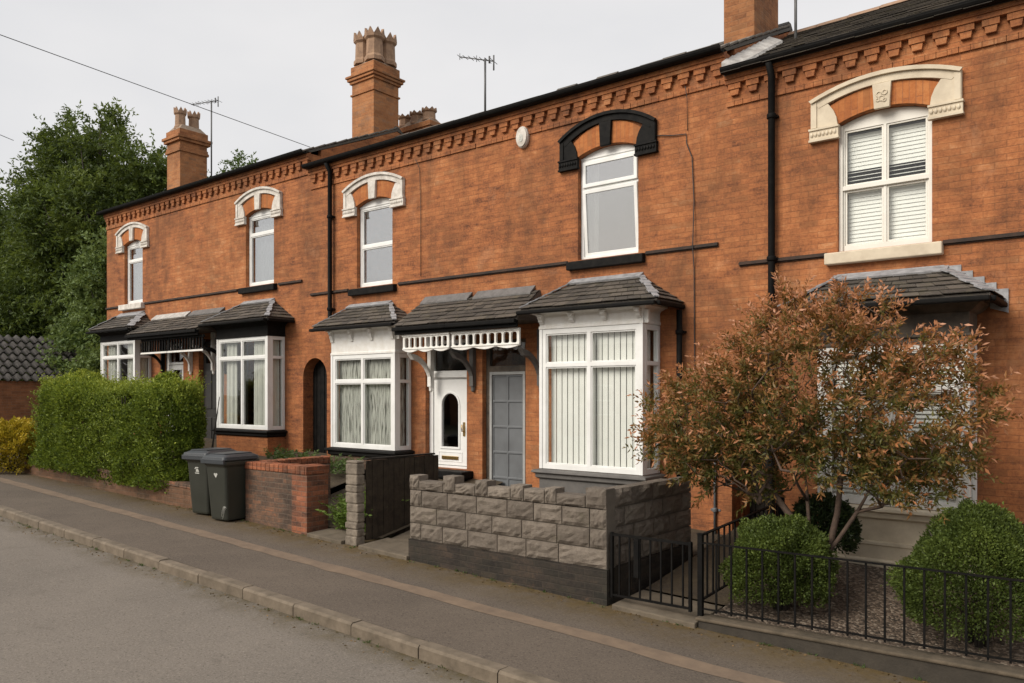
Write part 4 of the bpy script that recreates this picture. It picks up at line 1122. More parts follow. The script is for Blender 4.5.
# right: low rendered plinth with iron railings
pw = thing('plinth_wall', (-1., -2.9, zp(-1)), 'low rendered plinth wall under the black railings at the right', 'wall')
m = MB(); m.hexa([(-3.44, -3.0, -.3), (3., -3.0, -.4), (3., -2.84, -.4), (-3.44, -2.84, -.3), (-3.44, -3.0, .045), (3., -3.0, .115), (3., -2.84, .115), (-3.44, -2.84, .045)]); m.build('render', M['plinth'], pw)
m = MB(); m.hexa([(-3.47, -3.02, .048), (3., -3.02, .118), (3., -2.81, .118), (-3.47, -2.81, .048), (-3.47, -3.02, .08), (3., -3.02, .15), (3., -2.81, .15), (-3.47, -2.81, .08)]); m.build('coping', M['coping_stone'], pw, bevel=.012)
ir = thing('iron_railing', (-1., -2.93, .1), 'black iron railing with plain square bars along the front of the gravel garden', 'railing')
zt0 = lambda x: .80+.006*(x+3.42); zb1 = lambda x: .145+.012*(x+3.42)
m = MB(); m.hexa([(-3.44, -2.945, zt0(-3.44)-.012), (3., -2.945, zt0(3)-.012), (3., -2.905, zt0(3)-.012), (-3.44, -2.905, zt0(-3.44)-.012), (-3.44, -2.945, zt0(-3.44)), (3., -2.945, zt0(3)), (3., -2.905, zt0(3)), (-3.44, -2.905, zt0(-3.44))]); m.build('top_rail', M['metal'], ir)
m = MB(); m.hexa([(-3.44, -2.94, zb1(-3.44)), (3., -2.94, zb1(3)), (3., -2.91, zb1(3)), (-3.44, -2.91, zb1(-3.44)), (-3.44, -2.94, zb1(-3.44)+.012), (3., -2.94, zb1(3)+.012), (3., -2.91, zb1(3)+.012), (-3.44, -2.91, zb1(-3.44)+.012)]); m.build('bottom_rail', M['metal'], ir)
x = -3.29
while x < 2.9:
    m = MB(); m.box(x-.008, x+.008, -2.933, -2.917, zb1(x)-.02, zt0(x)-.012); m.build('bar', M['metal'], ir); x += .152
m = MB(); m.box(-3.478, -3.428, -2.95, -2.90, -.1, .875); m.box(-3.484, -3.422, -2.956, -2.894, .875, .885); m.build('post', M['metal'], ir, bevel=.004)
# side railing back to the house
sr = thing('iron_railing', (-3.5, -1.6, .2), 'black iron side railing rising back to the house beside the narrow passage', 'railing')
ys = -2.88; ye = -.75
zt1 = lambda y: .87+.045*(y-ys); zb2 = lambda y: .22+.06*(y-ys)
m = MB(); m.hexa([(-3.48, ys, zt1(ys)-.012), (-3.44, ys, zt1(ys)-.012), (-3.44, ye, zt1(ye)-.012), (-3.48, ye, zt1(ye)-.012), (-3.48, ys, zt1(ys)), (-3.44, ys, zt1(ys)), (-3.44, ye, zt1(ye)), (-3.48, ye, zt1(ye))]); m.build('top_rail', M['metal'], sr)
m = MB(); m.hexa([(-3.475, ys, zb2(ys)), (-3.445, ys, zb2(ys)), (-3.445, ye, zb2(ye)), (-3.475, ye, zb2(ye)), (-3.475, ys, zb2(ys)+.012), (-3.445, ys, zb2(ys)+.012), (-3.445, ye, zb2(ye)+.012), (-3.475, ye, zb2(ye)+.012)]); m.build('bottom_rail', M['metal'], sr)
y = ys+.12
while y < ye:
    m = MB(); m.box(-3.468, -3.452, y-.008, y+.008, zb2(y)+.012, zt1(y)-.012); m.build('bar', M['metal'], sr); y += .135
m = MB(); m.box(-3.49, -3.43, ye, ye+.06, .2, 1.02); m.build('post', M['metal'], sr)
# iron gate
ig = thing('iron_gate', (-4., -2.93, .1), 'small black iron gate between the block wall and the railing', 'gate')
m = MB(); m.box(-4.46, -3.56, -2.945, -2.915, .755, .78); m.build('top_rail', M['metal'], ig)
m = MB(); m.box(-4.46, -3.56, -2.945, -2.915, .12, .14); m.build('bottom_rail', M['metal'], ig)
for i, x in enumerate(np.linspace(-4.37, -3.64, 7)):
    m = MB(); m.box(x-.008, x+.008, -2.938, -2.922, .141, .754); m.build('bar', M['metal'], ig)
for x in (-4.46, -3.56):
    m = MB(); m.box(x-.014, x+.014, -2.948, -2.912, .10, .79); m.build('stile', M['metal'], ig)
m = MB(); m.box(-4.19, -4.13, -2.955, -2.905, .35, .75); m.build('latch_plate', M['metal'], ig, bevel=.004)

# ------------------------------------------------------------------ wheelie bins
def make_bin():
    t = thing('wheelie_bin', (0, 0, 0), 'dark grey wheelie bin standing nearer, its corner by the low brick wall', 'wheelie bin', 'wheelie bins on the pavement')
    H = 1.0
    def ring(wx, wy, z, r=.05, y0=0):
        o = []
        for (sx, sy, a0) in ((1, 1, 0), (-1, 1, 90), (-1, -1, 180), (1, -1, 270)):
            for k in range(4):
                a = R(a0+30*k); o.append((sx*(wx-r)+r*math.cos(a), y0+sy*(wy-r)+r*math.sin(a), z))
        return o
    rings = [ring(.215, .25, .03), ring(.22, .26, .06), ring(.262, .325, .86), ring(.275, .34, .88), ring(.29, .36, .90), ring(.29, .36, .95), ring(.275, .345, .96)]
    m = MB(); n = 16; vs = [p for r_ in rings for p in r_]
    fs = [(k*n+i, k*n+(i+1) % n, (k+1)*n+(i+1) % n, (k+1)*n+i) for k in range(len(rings)-1) for i in range(n)] + [tuple(reversed(range(n))), tuple((len(rings)-1)*n+i for i in range(n))]
    m.add(vs, fs)
    m.box(-.16, .16, -.262, -.24, .08, .12)
    m.build('body', M['plastic'], t, bevel=.008)
    l = MB()
    rs = [ring(.305, .37, .965, .05, -.01), ring(.31, .375, .975, .05, -.01), ring(.30, .365, 1.02, .05, -.01), ring(.24, .30, 1.055, .08, 0), ring(.1, .15, 1.068, .05, 0)]
    vs = [p for r_ in rs for p in r_]
    fs = [(k*n+i, k*n+(i+1) % n, (k+1)*n+(i+1) % n, (k+1)*n+i) for k in range(len(rs)-1) for i in range(n)] + [tuple(reversed(range(n))), tuple((len(rs)-1)*n+i for i in range(n))]
    l.add(vs, fs); l.box(-.30, .30, -.40, -.36, .915, .985); l.box(-.2, .2, -.28, .28, 1.06, 1.072)
    lid = l.build('lid', M['lid'], t, bevel=.01)
    hd = MB(); hd.tube([(-.2, .40, .93), (.2, .40, .93)], .016, 8); hd.box(-.22, -.19, .34, .41, .91, .95); hd.box(.19, .22, .34, .41, .91, .95); hd.build('handle', M['plastic'], t)
    for s in (-1, 1):
        w = MB(); q = [(.30+.10*math.cos(a), .10+.10*math.sin(a)) for a in [2*math.pi*i/20 for i in range(20)]]
        xa, xb = (.19, .235) if s > 0 else (-.235, -.19)
        w.prism([(p[0]-.02, p[1]) for p in q], xa, xb, 'x'); w.build('wheel', M['metal'], t, bevel=.008)
    return t
def copy_tree(o, parent=None):
    c = o.copy(); col.objects.link(c); c.parent = parent
    for ch in list(o.children): copy_tree(ch, c)
    return c
b1 = make_bin(); b2 = copy_tree(b1)
b1.location = (-11.44, -3.05, zp(-11.3, -3.1)); b1.rotation_euler = (0, 0, R(6)); OFF[b1] = Vector((0, 0, 0))
b2.location = (-12.13, -2.98, zp(-12.05, -3.1)); b2.rotation_euler = (0, 0, R(10)); OFF[b2] = Vector((0, 0, 0))
for q in (b1, b2): q.scale = (.92, .92, 1.0)
tag(b2, 'dark grey wheelie bin standing farther back, next to the hedge, with a square white mark')
def decal(parent, polys):
    m = MB()
    for p in polys:   # mark moulded on the sloping front
        zc_ = sum(q[1] for q in p)/len(p)
        k = lambda z: -.262-(.325-.26)/.80*(z-.06)-.0005
        n = len(p); m.add([(q[0], k(q[1])-.003, q[1]) for q in p] + [(q[0], k(q[1])+.004, q[1]) for q in p], [tuple(range(n)), tuple(reversed(range(n, 2*n)))] + [(i, (i+1) % n, n+(i+1) % n, n+i) for i in range(n)])
    return m.build('white_mark', M['sticker'], parent)
decal(b1, [[(-.05, .75), (-.02, .77), (0, .755), (.025, .77), (.05, .75), (.01, .70), (-.0, .695)]])
decal(b2, [[(-.06, .76), (-.035, .79), (.035, .79), (.04, .775), (-.03, .775), (-.04, .755)], [(-.055, .70), (.05, .70), (.055, .685), (-.05, .685)], [(-.02, .765), (.03, .76), (.05, .715), (-.03, .715)]])
m = MB()
for k in range(6):
    a = .03+.016*k; m.tube([(.17+.02*math.sin(k*2)+.045*math.cos(t)*(1+.2*math.sin(k)), -.268-.081*(.15+.1*math.sin(t)-.06)-.002, .15+.1*math.sin(t+.3*k)) for t in [R(30+22*i) for i in range(6+k % 3)]], .0025, 4)
m.build('scratches', M['sticker'], b1)

# ------------------------------------------------------------------ plants
def shell_points(n, rng, sampler, keep=1.):
    return sampler(n)
# hedge
rng = np.random.default_rng(11)
def hedge_pts(n, x0, x1, y0, y1, z0f, ztf, rng, depth=.28):
    """points filling the outer skin of a clipped box, thinning inwards"""
    f = lumpy(14, rng, 2.2); f2 = lumpy(10, rng, 7.)
    P, D = [], []
    A = np.array([(x1-x0)*1.7, (x1-x0)*(y1-y0)*1.3, (y1-y0)*1.7*1.3, (y1-y0)*1.7*.6]); A /= A.sum()
    side = rng.choice(4, n, p=A)
    u, v = rng.uniform(0, 1, n), rng.uniform(0, 1, n); d = np.abs(rng.normal(0, depth*.5, n))
    x = x0+(x1-x0)*u; zt = ztf(x); zb = z0f(x); z = zb+(zt-zb)*v**.85; y = y0+(y1-y0)*rng.uniform(0, 1, n)
    N = np.zeros((n, 3))
    s = side == 0; y[s] = y0+d[s]; N[s] = (0, -1, .35)
    s = side == 1; z[s] = (zt-d)[s]; N[s] = (0, -.15, 1)
    s = side == 2; x[s] = x1-d[s]; N[s] = (1, -.1, .35)
    s = side == 3; x[s] = x0+d[s]; N[s] = (-1, -.1, .35)
    P = np.stack([x, y, z], 1)
    # rounded shoulders and uneven growth
    b = f(P)*.12 + f2(P)*.06
    P = P + N*b[:, None]
    xc, hx = (x0+x1)/2, (x1-x0)/2
    ex = np.clip((np.abs(x-xc)-(hx-.75))/.75, 0, 1)**2; ez = np.clip((z-(zt-.55))/.55, 0, 1)**2
    P[:, 2] -= .34*ex*v; P[:, 0] -= np.sign(x-xc)*.25*ez*(np.abs(x-xc) > hx-.8)
    P[:, 1] += (.42*ex+.22*ez)*np.where(y < (y0+y1)/2, 1, -1)*np.clip(np.abs(y-(y0+y1)/2)/((y1-y0)/2), 0, 1)
    P += N*(lumpy(8, rng, 1.3)(P)*.10)[:, None]
    t = np.clip((z-(zt-.35))/.35, 0, 1); P[:, 1] += np.where(y < (y0+y1)/2, t**2*.16, -t**2*.16)
    P[:, 1] += -.0*x
    return P, N, d, f(P), t
hx0, hx1 = -18.9, -13.15
hb = lambda x: -.17-.035*np.maximum(x, -40)+.24
P, N, d, fv, t = hedge_pts(110000, hx0, hx1, -3.2, -2.15, hb, lambda x: 2.33+.02*(-x-13)+.05*np.sin(x*1.3), rng)
P[:, 1] -= .03*np.maximum(0, -12.6-P[:, 0])
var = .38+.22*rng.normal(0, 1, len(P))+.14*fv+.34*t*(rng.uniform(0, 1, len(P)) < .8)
hg = thing('hedge', (-15.8, -2.6, zp(-15.8)), 'clipped bright green privet hedge above the long low brown wall', 'hedge')
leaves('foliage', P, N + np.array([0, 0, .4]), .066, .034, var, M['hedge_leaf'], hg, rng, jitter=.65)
# upright new shoots along the top
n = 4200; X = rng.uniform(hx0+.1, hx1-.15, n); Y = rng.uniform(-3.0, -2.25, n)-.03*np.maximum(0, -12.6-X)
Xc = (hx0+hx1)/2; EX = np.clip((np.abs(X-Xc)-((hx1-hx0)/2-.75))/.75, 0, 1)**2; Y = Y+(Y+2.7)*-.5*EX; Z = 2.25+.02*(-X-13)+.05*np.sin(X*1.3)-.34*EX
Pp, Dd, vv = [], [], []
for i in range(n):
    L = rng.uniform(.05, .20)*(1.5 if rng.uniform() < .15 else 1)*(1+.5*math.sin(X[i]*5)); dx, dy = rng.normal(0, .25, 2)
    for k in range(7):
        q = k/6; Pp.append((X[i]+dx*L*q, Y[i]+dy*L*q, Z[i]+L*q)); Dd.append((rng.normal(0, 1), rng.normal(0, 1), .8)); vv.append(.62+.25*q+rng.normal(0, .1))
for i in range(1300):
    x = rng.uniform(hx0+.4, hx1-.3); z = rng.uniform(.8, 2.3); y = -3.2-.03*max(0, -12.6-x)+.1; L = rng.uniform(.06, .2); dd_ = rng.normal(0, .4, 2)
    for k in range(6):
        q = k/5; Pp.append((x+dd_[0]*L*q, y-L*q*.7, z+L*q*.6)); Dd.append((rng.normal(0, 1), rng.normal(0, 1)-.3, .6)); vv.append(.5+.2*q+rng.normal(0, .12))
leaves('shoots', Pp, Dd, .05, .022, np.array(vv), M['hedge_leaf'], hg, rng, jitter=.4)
m = MB(); m.box(hx0+.5, hx1-.4, -2.75, -2.35, .7, 2.0); 
m = MB()
for i in range(60):
    x = rg.uniform(hx0+.3, hx1-.3); y = rg.uniform(-2.9, -2.2)-.03*max(0, -12.6-x); m.tube([(x, y, zp(x)+.2), (x+rg.uniform(-.15, .15), y+rg.uniform(-.1, .1), 1.3), (x+rg.uniform(-.3, .3), y+rg.uniform(-.2, .2), 2.2)], [.025, .018, .006], 5)
m.build('stem', M['bark_dark'], hg)

def ball(name, c, rx, ry, rz, n, ln, wd, mat, label, cat, seed, shape=None, vb=.42, group=None, lump=.085):
    rng = np.random.default_rng(seed); f = lumpy(12, rng, 4.); f2 = lumpy(10, rng, 12.)
    U = rng.normal(0, 1, (n, 3)); U /= np.linalg.norm(U, axis=1, keepdims=True)
    U[:, 2] = np.where(U[:, 2] < -.55, -U[:, 2]*rng.uniform(0, 1, n), U[:, 2])
    U /= np.linalg.norm(U, axis=1, keepdims=True)
    r = 1-np.abs(rng.normal(0, .13, n))+(rng.uniform(0, 1, n) < .03)*rng.uniform(0, .1, n); r = r*(1+lump*f(U*1.5)+lump*.6*f2(U))
    sc_ = np.array([rx, ry, rz]); Pq = U*r[:, None]
    if shape: Pq = shape(Pq)
    P = Pq*sc_ + np.array(c)
    t = thing(name, (c[0], c[1], zg(c[0], c[1]) if c[0] > -11 else zp(c[0])), label, cat, group)
    var = vb+.2*rng.normal(0, 1, n)+.16*f(U*1.5)+.12*np.clip(U[:, 2], -1, 1)*(rng.uniform(0, 1, n) < .5)
    leaves('foliage', P, U+np.array([0, 0, .35]), ln, wd, var, mat, t, rng, jitter=.6)
    m = MB(); r2 = random.Random(seed); z0 = zg(c[0], c[1])-.05 if c[0] > -11 else zp(c[0])-.05
    for i in range(14):
        a = r2.uniform(0, 6.28); k = r2.uniform(.2, .75)
        m.tube([(c[0]+.05*math.cos(a), c[1]+.05*math.sin(a), z0), (c[0]+rx*k*.5*math.cos(a), c[1]+ry*k*.5*math.sin(a), c[2]), (c[0]+rx*k*math.cos(a), c[1]+ry*k*math.sin(a), c[2]+rz*.6)], [.018, .012, .004], 5)
    m.build('stem', M['bark_dark'], t)
    return t
def cone(Pq):
    Q = Pq.copy(); k = 1-.5*np.clip(Q[:, 2]+.1, 0, 1); Q[:, 0] *= k; Q[:, 1] *= k; return Q
ball('box_bush', (-2.93, -2.2, .50), .50, .50, .52, 40000, .029, .0165, M['box_leaf'], 'round clipped green bush behind the railings, left of the gravel, under the copper-leaved tree', 'bush', 5, group='clipped bushes behind the railings')
ball('box_bush', (-1.2, -2.1, .60), .68, .62, .70, 60000, .029, .0165, M['box_leaf'], 'large cone-topped clipped green bush behind the railings at the right edge', 'bush', 6, shape=cone, group='clipped bushes behind the railings')
ball('dark_bush', (-2.78, -1.35, .78), .34, .3, .36, 9000, .04, .022, M['dark_leaf'], 'small very dark green bush tucked behind the round clipped bush by the bay', 'bush', 8)
ball('golden_shrub', (-19.75, -3.3, .98), .85, .55, .72, 12000, .07, .035, M['yellow_leaf'], 'yellow-leaved shrub at the left end of the green hedge', 'shrub', 9, vb=.5, lump=.12)
# ferns and low growth in the gaps
def tuft(name, cx, cy, z, n, h_, spread, mat, label, cat, seed):
    r2 = np.random.default_rng(seed); P, D, v = [], [], []
    for i in range(n):
        x, y = cx+r2.uniform(-spread[0], spread[0]), cy+r2.uniform(-spread[1], spread[1])
        a = r2.uniform(0, 6.28); L = h_*r2.uniform(.5, 1.1); q = r2.uniform(.25, .8)
        for k in range(12):
            s = k/11; p = np.array([x+math.cos(a)*q*L*s, y+math.sin(a)*q*L*s, z(x, y)+L*(s-.45*s*s*q)])
            for sd in (-1, 1):
                P.append(p); D.append((math.cos(a)*.5-sd*math.sin(a), math.sin(a)*.5+sd*math.cos(a), .25)); v.append(r2.uniform(.2, .9))
    o = leaves(name, P, D, .075, .026, np.array(v), mat, None, r2, jitter=.25)
    return tag(o, label, cat)
tuft('fern_clump', -9.15, -2.15, lambda x, y: zg(x, y)-.05, 320, .55, (.30, .42), M['fern_leaf'], 'bright green ferns growing in the gap behind the small brick pier', 'fern', 3)
tuft('creeper', -12.2, -.95, lambda x, y: zg(x, y)+.15, 90, .3, (1.2, .12), M['shrub_leaf'], 'low straggly green plants under the second bay window, behind the orange coping', 'plant', 4)

# copper-leaved small tree (several stems)
def photinia():
    r2 = np.random.default_rng(42)
    base = Vector((-2.62, -1.95, .42))
    t = thing('copper_tree', tuple(base), 'small multi-stemmed tree with coppery red young leaves in front of the right bay window', 'tree')
    # attraction points spread through an uneven crown
    lob = [((-2.75, -1.9, 2.25), (.98, .8, .82), 300), ((-3.72, -1.95, 1.9), (.84, .65, .7), 240), ((-1.78, -1.85, 2.0), (.7, .65, .78), 190), ((-3.15, -1.85, 1.55), (1.3, .7, .48), 210), ((-1.95, -1.8, 1.4), (.6, .5, .32), 60), ((-2.25, -1.8, 2.95), (.36, .35, .38), 22), ((-3.0, -1.8, 2.9), (.3, .35, .35), 16)]
    pts = []
    for c, s, n in lob:
        k = 0
        while k < n:
            u = r2.normal(0, 1, 3); u /= np.linalg.norm(u); rr_ = r2.uniform(.25, 1)**.5
            p = np.array(c)+u*rr_*np.array(s)
            if p[2] < 1.08+.10*abs(p[0]+2.9)+.10*math.sin(p[0]*4): continue
            if abs(p[0]+2.55) < .45 and p[2] < 1.38: continue
            pts.append(p); k += 1
    pts = np.array(pts); b0 = np.array(base)
    order = np.argsort(np.linalg.norm(pts-b0, axis=1))
    nodes = []; par = []
    def addn(p, q): nodes.append(np.array(p)); par.append(q); return len(nodes)-1
    root = addn(b0, -1)
    stems = [[(-2.70, -1.96, .62), (-2.80, -1.97, .82), (-2.92, -1.96, 1.0), (-3.10, -1.95, 1.22), (-3.35, -1.95, 1.5)], [(-2.585, -1.93, .62), (-2.52, -1.9, .8), (-2.47, -1.88, 1.05), (-2.44, -1.86, 1.4), (-2.40, -1.85, 1.8), (-2.38, -1.83, 2.2)], [(-2.53, -1.97, .66), (-2.40, -2.0, .85), (-2.25, -1.98, 1.1), (-2.1, -1.95, 1.4), (-1.95, -1.9, 1.7)], [(-2.74, -1.9, .85), (-2.78, -1.84, 1.15), (-2.82, -1.8, 1.5), (-2.88, -1.8, 2.0)]]
    for s in stems:
        q = root
        for p in s: q = addn(p, q)
    for i in order:
        p = pts[i]; A = np.array(nodes); dd = np.linalg.norm(A-p, axis=1) + .35*np.maximum(0, A[:, 2]-p[2]+.05)*2; dd[0] += 1
        j = int(np.argmin(dd)); L = np.linalg.norm(A[j]-p); q = j; k = max(1, int(L/.18))
        for s in range(1, k+1):
            w = A[j]+(p-A[j])*s/k
            if s < k: w = w+r2.normal(0, .022, 3)+np.array([0, 0, .04*math.sin(math.pi*s/k)])
            q = addn(w, q)
    n = len(nodes); wgt = np.zeros(n); ch = [[] for _ in range(n)]
    for i in range(n-1, 0, -1): wgt[i] += 1 if not ch[i] else 0; wgt[par[i]] += wgt[i]; ch[par[i]].append(i)
    rad = .0034*np.maximum(wgt, 1)**.44
    rad = np.minimum(rad, .042)
    rad[1:6] = np.maximum(rad[1:6], [.045, .04, .036, .03, .024]); rad[6:10] = np.maximum(rad[6:10], [.038, .034, .03, .026])
    m = MB()
    done = set()
    for i in range(1, n):
        if ch[i]: continue
        chain = [i]
        while par[chain[-1]] != -1 and chain[-1] not in done:
            done.add(chain[-1]); chain.append(par[chain[-1]])
        if len(chain) > 1: m.tube([nodes[c] for c in chain], [min(rad[c], rad[chain[max(0, k-1)]]*1.6) for k, c in enumerate(chain)], 6)
    m.build('trunk', M['bark'], t)
    P, D, v = [], [], []
    cen = np.array([-2.75, -1.9, 1.9])
    for i in range(1, n):
        if wgt[i] > 6: continue
        p = nodes[i]; out = p-cen; out /= np.linalg.norm(out)+1e-6
        tipf = 1 if not ch[i] else 0
        for tw in range(5 if tipf else 2):
            d = out*.75+r2.normal(0, .5, 3)+np.array([0, 0, .5]); d /= np.linalg.norm(d)
            L = r2.uniform(.12, .34)
            hgt = (p[2]-1.2)/2.0
            red = .11+.47*hgt+.12*abs(p[0]+2.6)*.5+.10*r2.normal()
            for k in range(15):
                s = k/14; q = p+d*L*s; P.append(q)
                a = k*2.4; u1 = np.cross(d, (0.3, .2, 1)); u1 /= np.linalg.norm(u1); u2 = np.cross(d, u1)
                D.append(d*(.55+.5*s)+u1*math.cos(a)+u2*math.sin(a)); v.append(red+.46*s*s+r2.normal(0, .1))
    leaves('foliage', P, D, .064, .0245, np.array(v), M['photinia_leaf'], t, r2, fold=.3, jitter=.22)
photinia()

r3 = np.random.default_rng(77); n = 900
X = r3.uniform(-20, 1.5, n); Y = np.where(r3.uniform(0, 1, n) < .5, -3.02-np.abs(r3.normal(0, .12, n)), -5.2-np.abs(r3.normal(0, .1, n)))
Z = np.array([zp(a, b)+.006-(.115 if b < -5.16 else 0) for a, b in zip(X, Y)])
tag(leaves('leaf_litter', np.stack([X, Y, Z], 1), np.stack([r3.normal(0, 1, n), r3.normal(0, 1, n), np.full(n, .05)], 1), .03, .016, r3.uniform(0, 1, n), M['litter'], None, r3, fold=.15, jitter=.05), kind='stuff')
P, D = [], []
for i in range(150):
    x = r3.uniform(-19, 1.5); y = -3.0-abs(r3.normal(0, .03)) if r3.uniform() < .6 else -5.17-abs(r3.normal(0, .02)); z = zp(x, y)-(.115 if y < -5.1 else 0)
    for k in range(int(r3.integers(5, 14))): P.append((x+r3.normal(0, .02), y+r3.normal(0, .012), z)); D.append((r3.normal(0, .6), r3.normal(0, .6), 1.))
tag(leaves('weeds', P, D, .035, .008, r3.uniform(0, .6, len(P)), M['shrub_leaf'], None, r3), kind='stuff')
# big trees at the left
def big_tree(name, base, top, blobs, n_clump, leaves_per, ln, wd, mat, label, seed, vb=.4, droop=0., cr=.55, group='trees beyond the end house'):
    r2 = np.random.default_rng(seed); rgl = random.Random(seed)
    t = thing(name, base, label, 'tree', group)
    tot = sum(b[1][0]*b[1][1]*b[1][2] for b in blobs); C = []
    for c, s in blobs:
        k = max(4, int(n_clump*s[0]*s[1]*s[2]/tot))
        U = r2.normal(0, 1, (k, 3)); U /= np.linalg.norm(U, axis=1, keepdims=True)
        C.append(np.array(c)+U*(r2.uniform(.15, 1, k)**.4)[:, None]*np.array(s))
    C = np.concatenate(C); cen = np.mean(C, 0)
    m = MB(); b0 = Vector(base); tv = Vector(top)
    m.tube([b0, b0.lerp(tv, .35)+Vector((.15, .1, 0)), b0.lerp(tv, .7), tv], [.28, .2, .12, .04], 8)
    for i in range(0, len(C), max(1, len(C)//70)):
        s = rgl.uniform(.25, .75); a = b0.lerp(tv, s); e = Vector(C[i])
        if e.z < a.z-1.5: continue
        m.tube([a, a.lerp(e, .5)+Vector((0, 0, .25)), e], [.07*(1.1-s), .04, .012], 5)
    m.build('trunk', M['bark_dark'], t)
    P, D, v = [], [], []
    for c in C:
        out = c-cen; out = out/(np.linalg.norm(out)+1e-6); cv = r2.normal(0, .2)
        k = int(leaves_per*r2.uniform(.6, 1.4)); R_ = cr*r2.uniform(.6, 1.4)
        ax = out+np.array([0, 0, .35]); ax /= np.linalg.norm(ax)
        # sprays of leaflets along short arching twigs
        tw = max(3, k//14)
        for _ in range(tw):
            d = ax+r2.normal(0, .6, 3); d /= np.linalg.norm(d); L = R_*r2.uniform(.5, 1.2); st_ = c+r2.normal(0, .2*cr, 3)
            s = np.linspace(.1, 1, 14)[:, None]; q = st_+d*L*s+np.array([0, 0, -droop*L])*s*s+r2.normal(0, .02, (14, 3))
            P.append(q); D.append(d*.6+r2.normal(0, .7, (14, 3))+np.array([0, 0, -droop*.3])); v.append(np.full(14, vb+cv)+r2.normal(0, .13, 14)+.1*d[2])
    leaves('crown', np.concatenate(P), np.concatenate(D), ln, wd, np.concatenate(v), mat, t, r2, jitter=.3)
zq = lambda x: zp(x)-.1
big_tree('broadleaf_tree', (-30.5, 3.2, zq(-30)), (-29.9, 3.2, 12.2), [((-29.7, 3.2, 10.9), (.95, 1.0, 1.9)), ((-31.9, 3.2, 10.6), (1.2, 1.2, 2.0)), ((-33.6, 3.0, 9.8), (1.2, 1.2, 2.2)), ((-28.3, 3.8, 9.6), (1.1, 1.1, 1.7)), ((-30.5, 3.0, 8.2), (2.6, 2.2, 2.2)), ((-31.5, 2.8, 5.2), (3.4, 2.2, 2.6)), ((-28.6, 3.4, 6.6), (1.4, 1.4, 1.8)), ((-32.6, 3.4, 8.6), (1.8, 1.6, 2.2))], 760, 200, .17, .07, M['tree_leaf'], 'tallest dark green tree beyond the left end of the terrace', 31, vb=.42, droop=.45, cr=.9)
big_tree('broadleaf_tree', (-37.0, 2.0, zq(-37)), (-37.0, 2.0, 9.6), [((-37.3, 2.0, 8.4), (1.6, 1.5, 2.2)), ((-39.5, 2.6, 7.6), (2.0, 1.8, 2.4)), ((-36.0, 1.4, 6.2), (2.0, 1.6, 2.4)), ((-34.0, .6, 4.4), (2.2, 1.6, 2.6)), ((-31.8, .4, 4.0), (1.8, 1.5, 2.4))], 460, 190, .17, .07, M['tree_leaf'], 'lower dark green tree at the left picture edge, above the tiled outbuilding', 32, vb=.3, droop=.45, cr=.9)
big_tree('tall_shrub', (-24.6, 1.3, zq(-24)), (-24.6, 1.3, 6), [((-24.6, 1.2, 5.3), (1.25, 1.0, 1.7)), ((-25.8, 1.0, 3.4), (1.5, 1.0, 1.5)), ((-24.2, 1.0, 3.0), (1.0, .8, 1.6))], 230, 180, .13, .08, M['shrub_leaf'], 'tall broad-leaved green shrub hugging the end of the far left house', 33, vb=.9, droop=.3, cr=.6)
big_tree('broadleaf_tree', (-35.6, 8.5, zq(-35)), (-35.6, 8.5, 11.5), [((-35.4, 8.5, 12.0), (1.0, 1.0, 1.1)), ((-36.8, 8.4, 11.0), (1.8, 1.5, 1.6)), ((-34.2, 8.8, 10.4), (1.8, 1.5, 1.8)), ((-36, 8, 8.5), (2.4, 2, 2.4))], 150, 150, .17, .085, M['shrub_leaf'], 'paler green tree showing just left of the left chimney', 34, vb=.55, droop=.2, cr=.8)
big_tree('broadleaf_tree', (-33.0, 10.5, zq(-33)), (-33.0, 10.5, 12.4), [((-32.6, 10.5, 12.5), (.55, .7, .55)), ((-33.6, 10.6, 12.0), (.6, .7, .5)), ((-34.6, 10.6, 11.2), (.5, .7, .6)), ((-33.2, 10.6, 10.6), (1.6, 1.2, .9))], 60, 110, .15, .08, M['shrub_leaf'], 'small treetop showing above the roof just right of the left chimney', 35, vb=.5, droop=.1, cr=.6)

# outbuilding with a pantiled roof at the far left
ob = thing('outbuilding', (-26.6, -1., zq(-26)), 'low brown brick outbuilding with a grey pantiled roof at the left edge', 'outbuilding')
m = MB(); m.box(-29, -25.0, -3.2, 2.5, .2, 2.62); m.build('wall', M['brick_brown'], ob)
m = MB(); rows = 7
for r_ in range(rows):
    for k in range(26):
        y = -3.4+.235*k; x1_ = -24.88-.33*r_; z1_ = 2.62+.2*r_
        dz = rg.uniform(0, .01); n = 6; vs = []
        for e, (xx, zz) in enumerate(((x1_, z1_+.03+dz), (x1_-.38, z1_+.2+dz*.5))):
            for q in range(n+1):
                s = q/n; vs.append((xx, y+.24*s, zz+.045*math.sin(s*2*math.pi)))
        b = len(vs); vs += [(p[0], p[1], p[2]-.022) for p in vs]
        fs = [(q, q+1, n+2+q, n+1+q) for q in range(n)] + [(b+q, b+n+1+q, b+n+2+q, b+q+1) for q in range(n)] + [(q, b+q, b+q+1, q+1) for q in range(n)]
        m.add(vs, fs, True)
m.build('pantile_roof', M['pantile'], ob)
m = MB(); m.box(-25.05, -24.95, -3.2, 2.5, 1.28, 1.33); m.build('string_course', M['mortar'], ob)

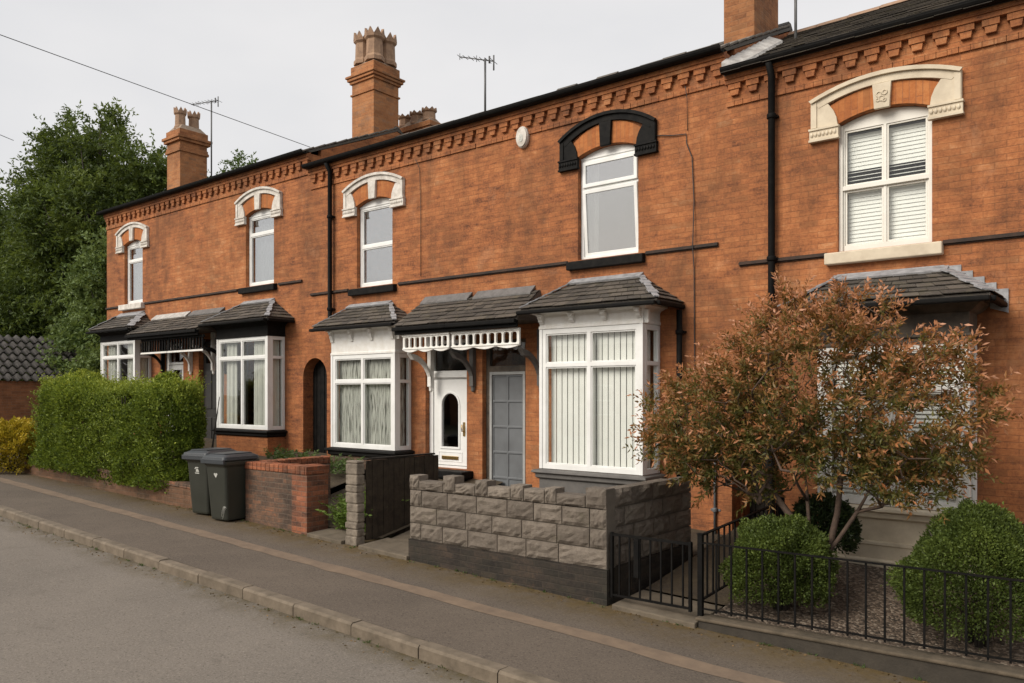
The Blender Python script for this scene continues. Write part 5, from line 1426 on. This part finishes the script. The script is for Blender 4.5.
# houses across the road (seen mirrored in the windows)
for (a, b, lb) in ((-46., -30., 'plain brown brick house across the road, farthest along'), (-29.5, -13., 'plain brown brick house across the road, the middle one'), (-12.5, 4., 'plain brown brick house across the road behind the viewer')):
    oh = thing('opposite_house', ((a+b)/2, -24, zp((a+b)/2)), lb, 'house', 'houses across the road')
    z0 = zp((a+b)/2)-.3
    m = MB(); hs = []
    for k in range(4):
        c = a+(b-a)*(k+.5)/4; hs += [rect(c-.6, c+.6, z0+1., z0+2.4)]
    m.prism(rect(a, b, z0, z0+2.7), -21.26, -21, 'y', hs); m.box(a, b, -28, -27.8, z0, z0+2.7); m.box(a, a+.2, -27.79, -21.27, z0, z0+2.7); m.box(b-.2, b, -27.79, -21.27, z0, z0+2.7)
    m.build('wall', M['brick_brown'], oh)
    m = MB(); m.prism([(-20.7, z0+2.71), (-24.5, z0+4.4), (-28.3, z0+2.71)], a, b, 'x'); m.build('roof', M['slate'], oh)
    for hh in hs:
        m = MB(); x0_, x1_, za, zb_ = hh[0][0], hh[1][0], hh[0][1], hh[2][1]
        m.prism(rect(x0_+.002, x1_-.002, za+.002, zb_-.002), -21.12, -21.06, 'y', [rect(x0_+.07, x1_-.07, za+.07, (za+zb_)/2-.03), rect(x0_+.07, x1_-.07, (za+zb_)/2+.03, zb_-.07)])
        w = m.build('window', M['pvc'], oh); m = MB(); m.box(x0_+.06, x1_-.06, -21.10, -21.09, za+.06, zb_-.06); m.build('pane', M['glass'], w)

# ------------------------------------------------------------------ light, sky, camera
W = bpy.data.worlds.new('World'); sc.world = W; W.use_nodes = True
nt = W.node_tree; bg = nt.nodes['Background']
SUN_EL, SUN_AZ = R(36), R(200)     # azimuth measured clockwise from +Y: behind the camera, to its left
sky = nt.nodes.new('ShaderNodeTexSky'); sky.sky_type = 'NISHITA'; sky.sun_disc = False
sky.sun_elevation = SUN_EL; sky.sun_rotation = SUN_AZ; sky.dust_density = 3; sky.air_density = 1.2
tc = nt.nodes.new('ShaderNodeTexCoord'); mp = nt.nodes.new('ShaderNodeMapping'); mp.inputs['Scale'].default_value = (1, 1, 2.2)
no = nt.nodes.new('ShaderNodeTexNoise'); no.inputs['Scale'].default_value = 1.6; no.inputs['Detail'].default_value = 5; no.inputs['Roughness'].default_value = .5
nt.links.new(tc.outputs['Generated'], mp.inputs[0]); nt.links.new(mp.outputs[0], no.inputs[0])
cr = nt.nodes.new('ShaderNodeValToRGB'); nt.links.new(no.outputs[0], cr.inputs[0])
SK = 4.05
cr.color_ramp.elements[0].position = .34; cr.color_ramp.elements[0].color = (SK*.86, SK*.855, SK*.865, 1)
cr.color_ramp.elements[1].position = .66; cr.color_ramp.elements[1].color = (SK*1.05, SK*1.02, SK*1.0, 1)
mx = nt.nodes.new('ShaderNodeMix'); mx.data_type = 'RGBA'; mx.inputs[0].default_value = .93
nt.links.new(sky.outputs[0], mx.inputs[6]); nt.links.new(cr.outputs[0], mx.inputs[7]); nt.links.new(mx.outputs[2], bg.inputs[0])
bg.inputs[1].default_value = .1
sl = bpy.data.lights.new('sun', 'SUN'); sl.energy = 1.5; sl.angle = R(35); sl.color = (1, .93, .83)
so = bpy.data.objects.new('sun', sl); col.objects.link(so)
dirv = Vector((math.sin(SUN_AZ)*math.cos(SUN_EL), math.cos(SUN_AZ)*math.cos(SUN_EL), math.sin(SUN_EL)))
so.rotation_euler = dirv.to_track_quat('Z', 'Y').to_euler()
cam = bpy.data.cameras.new('camera'); co = bpy.data.objects.new('camera', cam); col.objects.link(co)
cam.sensor_width = 36; cam.lens = 800/1024*36; cam.shift_y = 52.5/1024; cam.clip_end = 2000; cam.clip_start = .05
co.location = (0, -10.2, 2.25); co.rotation_euler = (R(90), 0, math.atan2(800, 1000))
sc.camera = co
sc.view_settings.view_transform = 'Standard'; sc.view_settings.look = 'None'; sc.view_settings.gamma = 1
sc.view_settings.exposure = 1.1
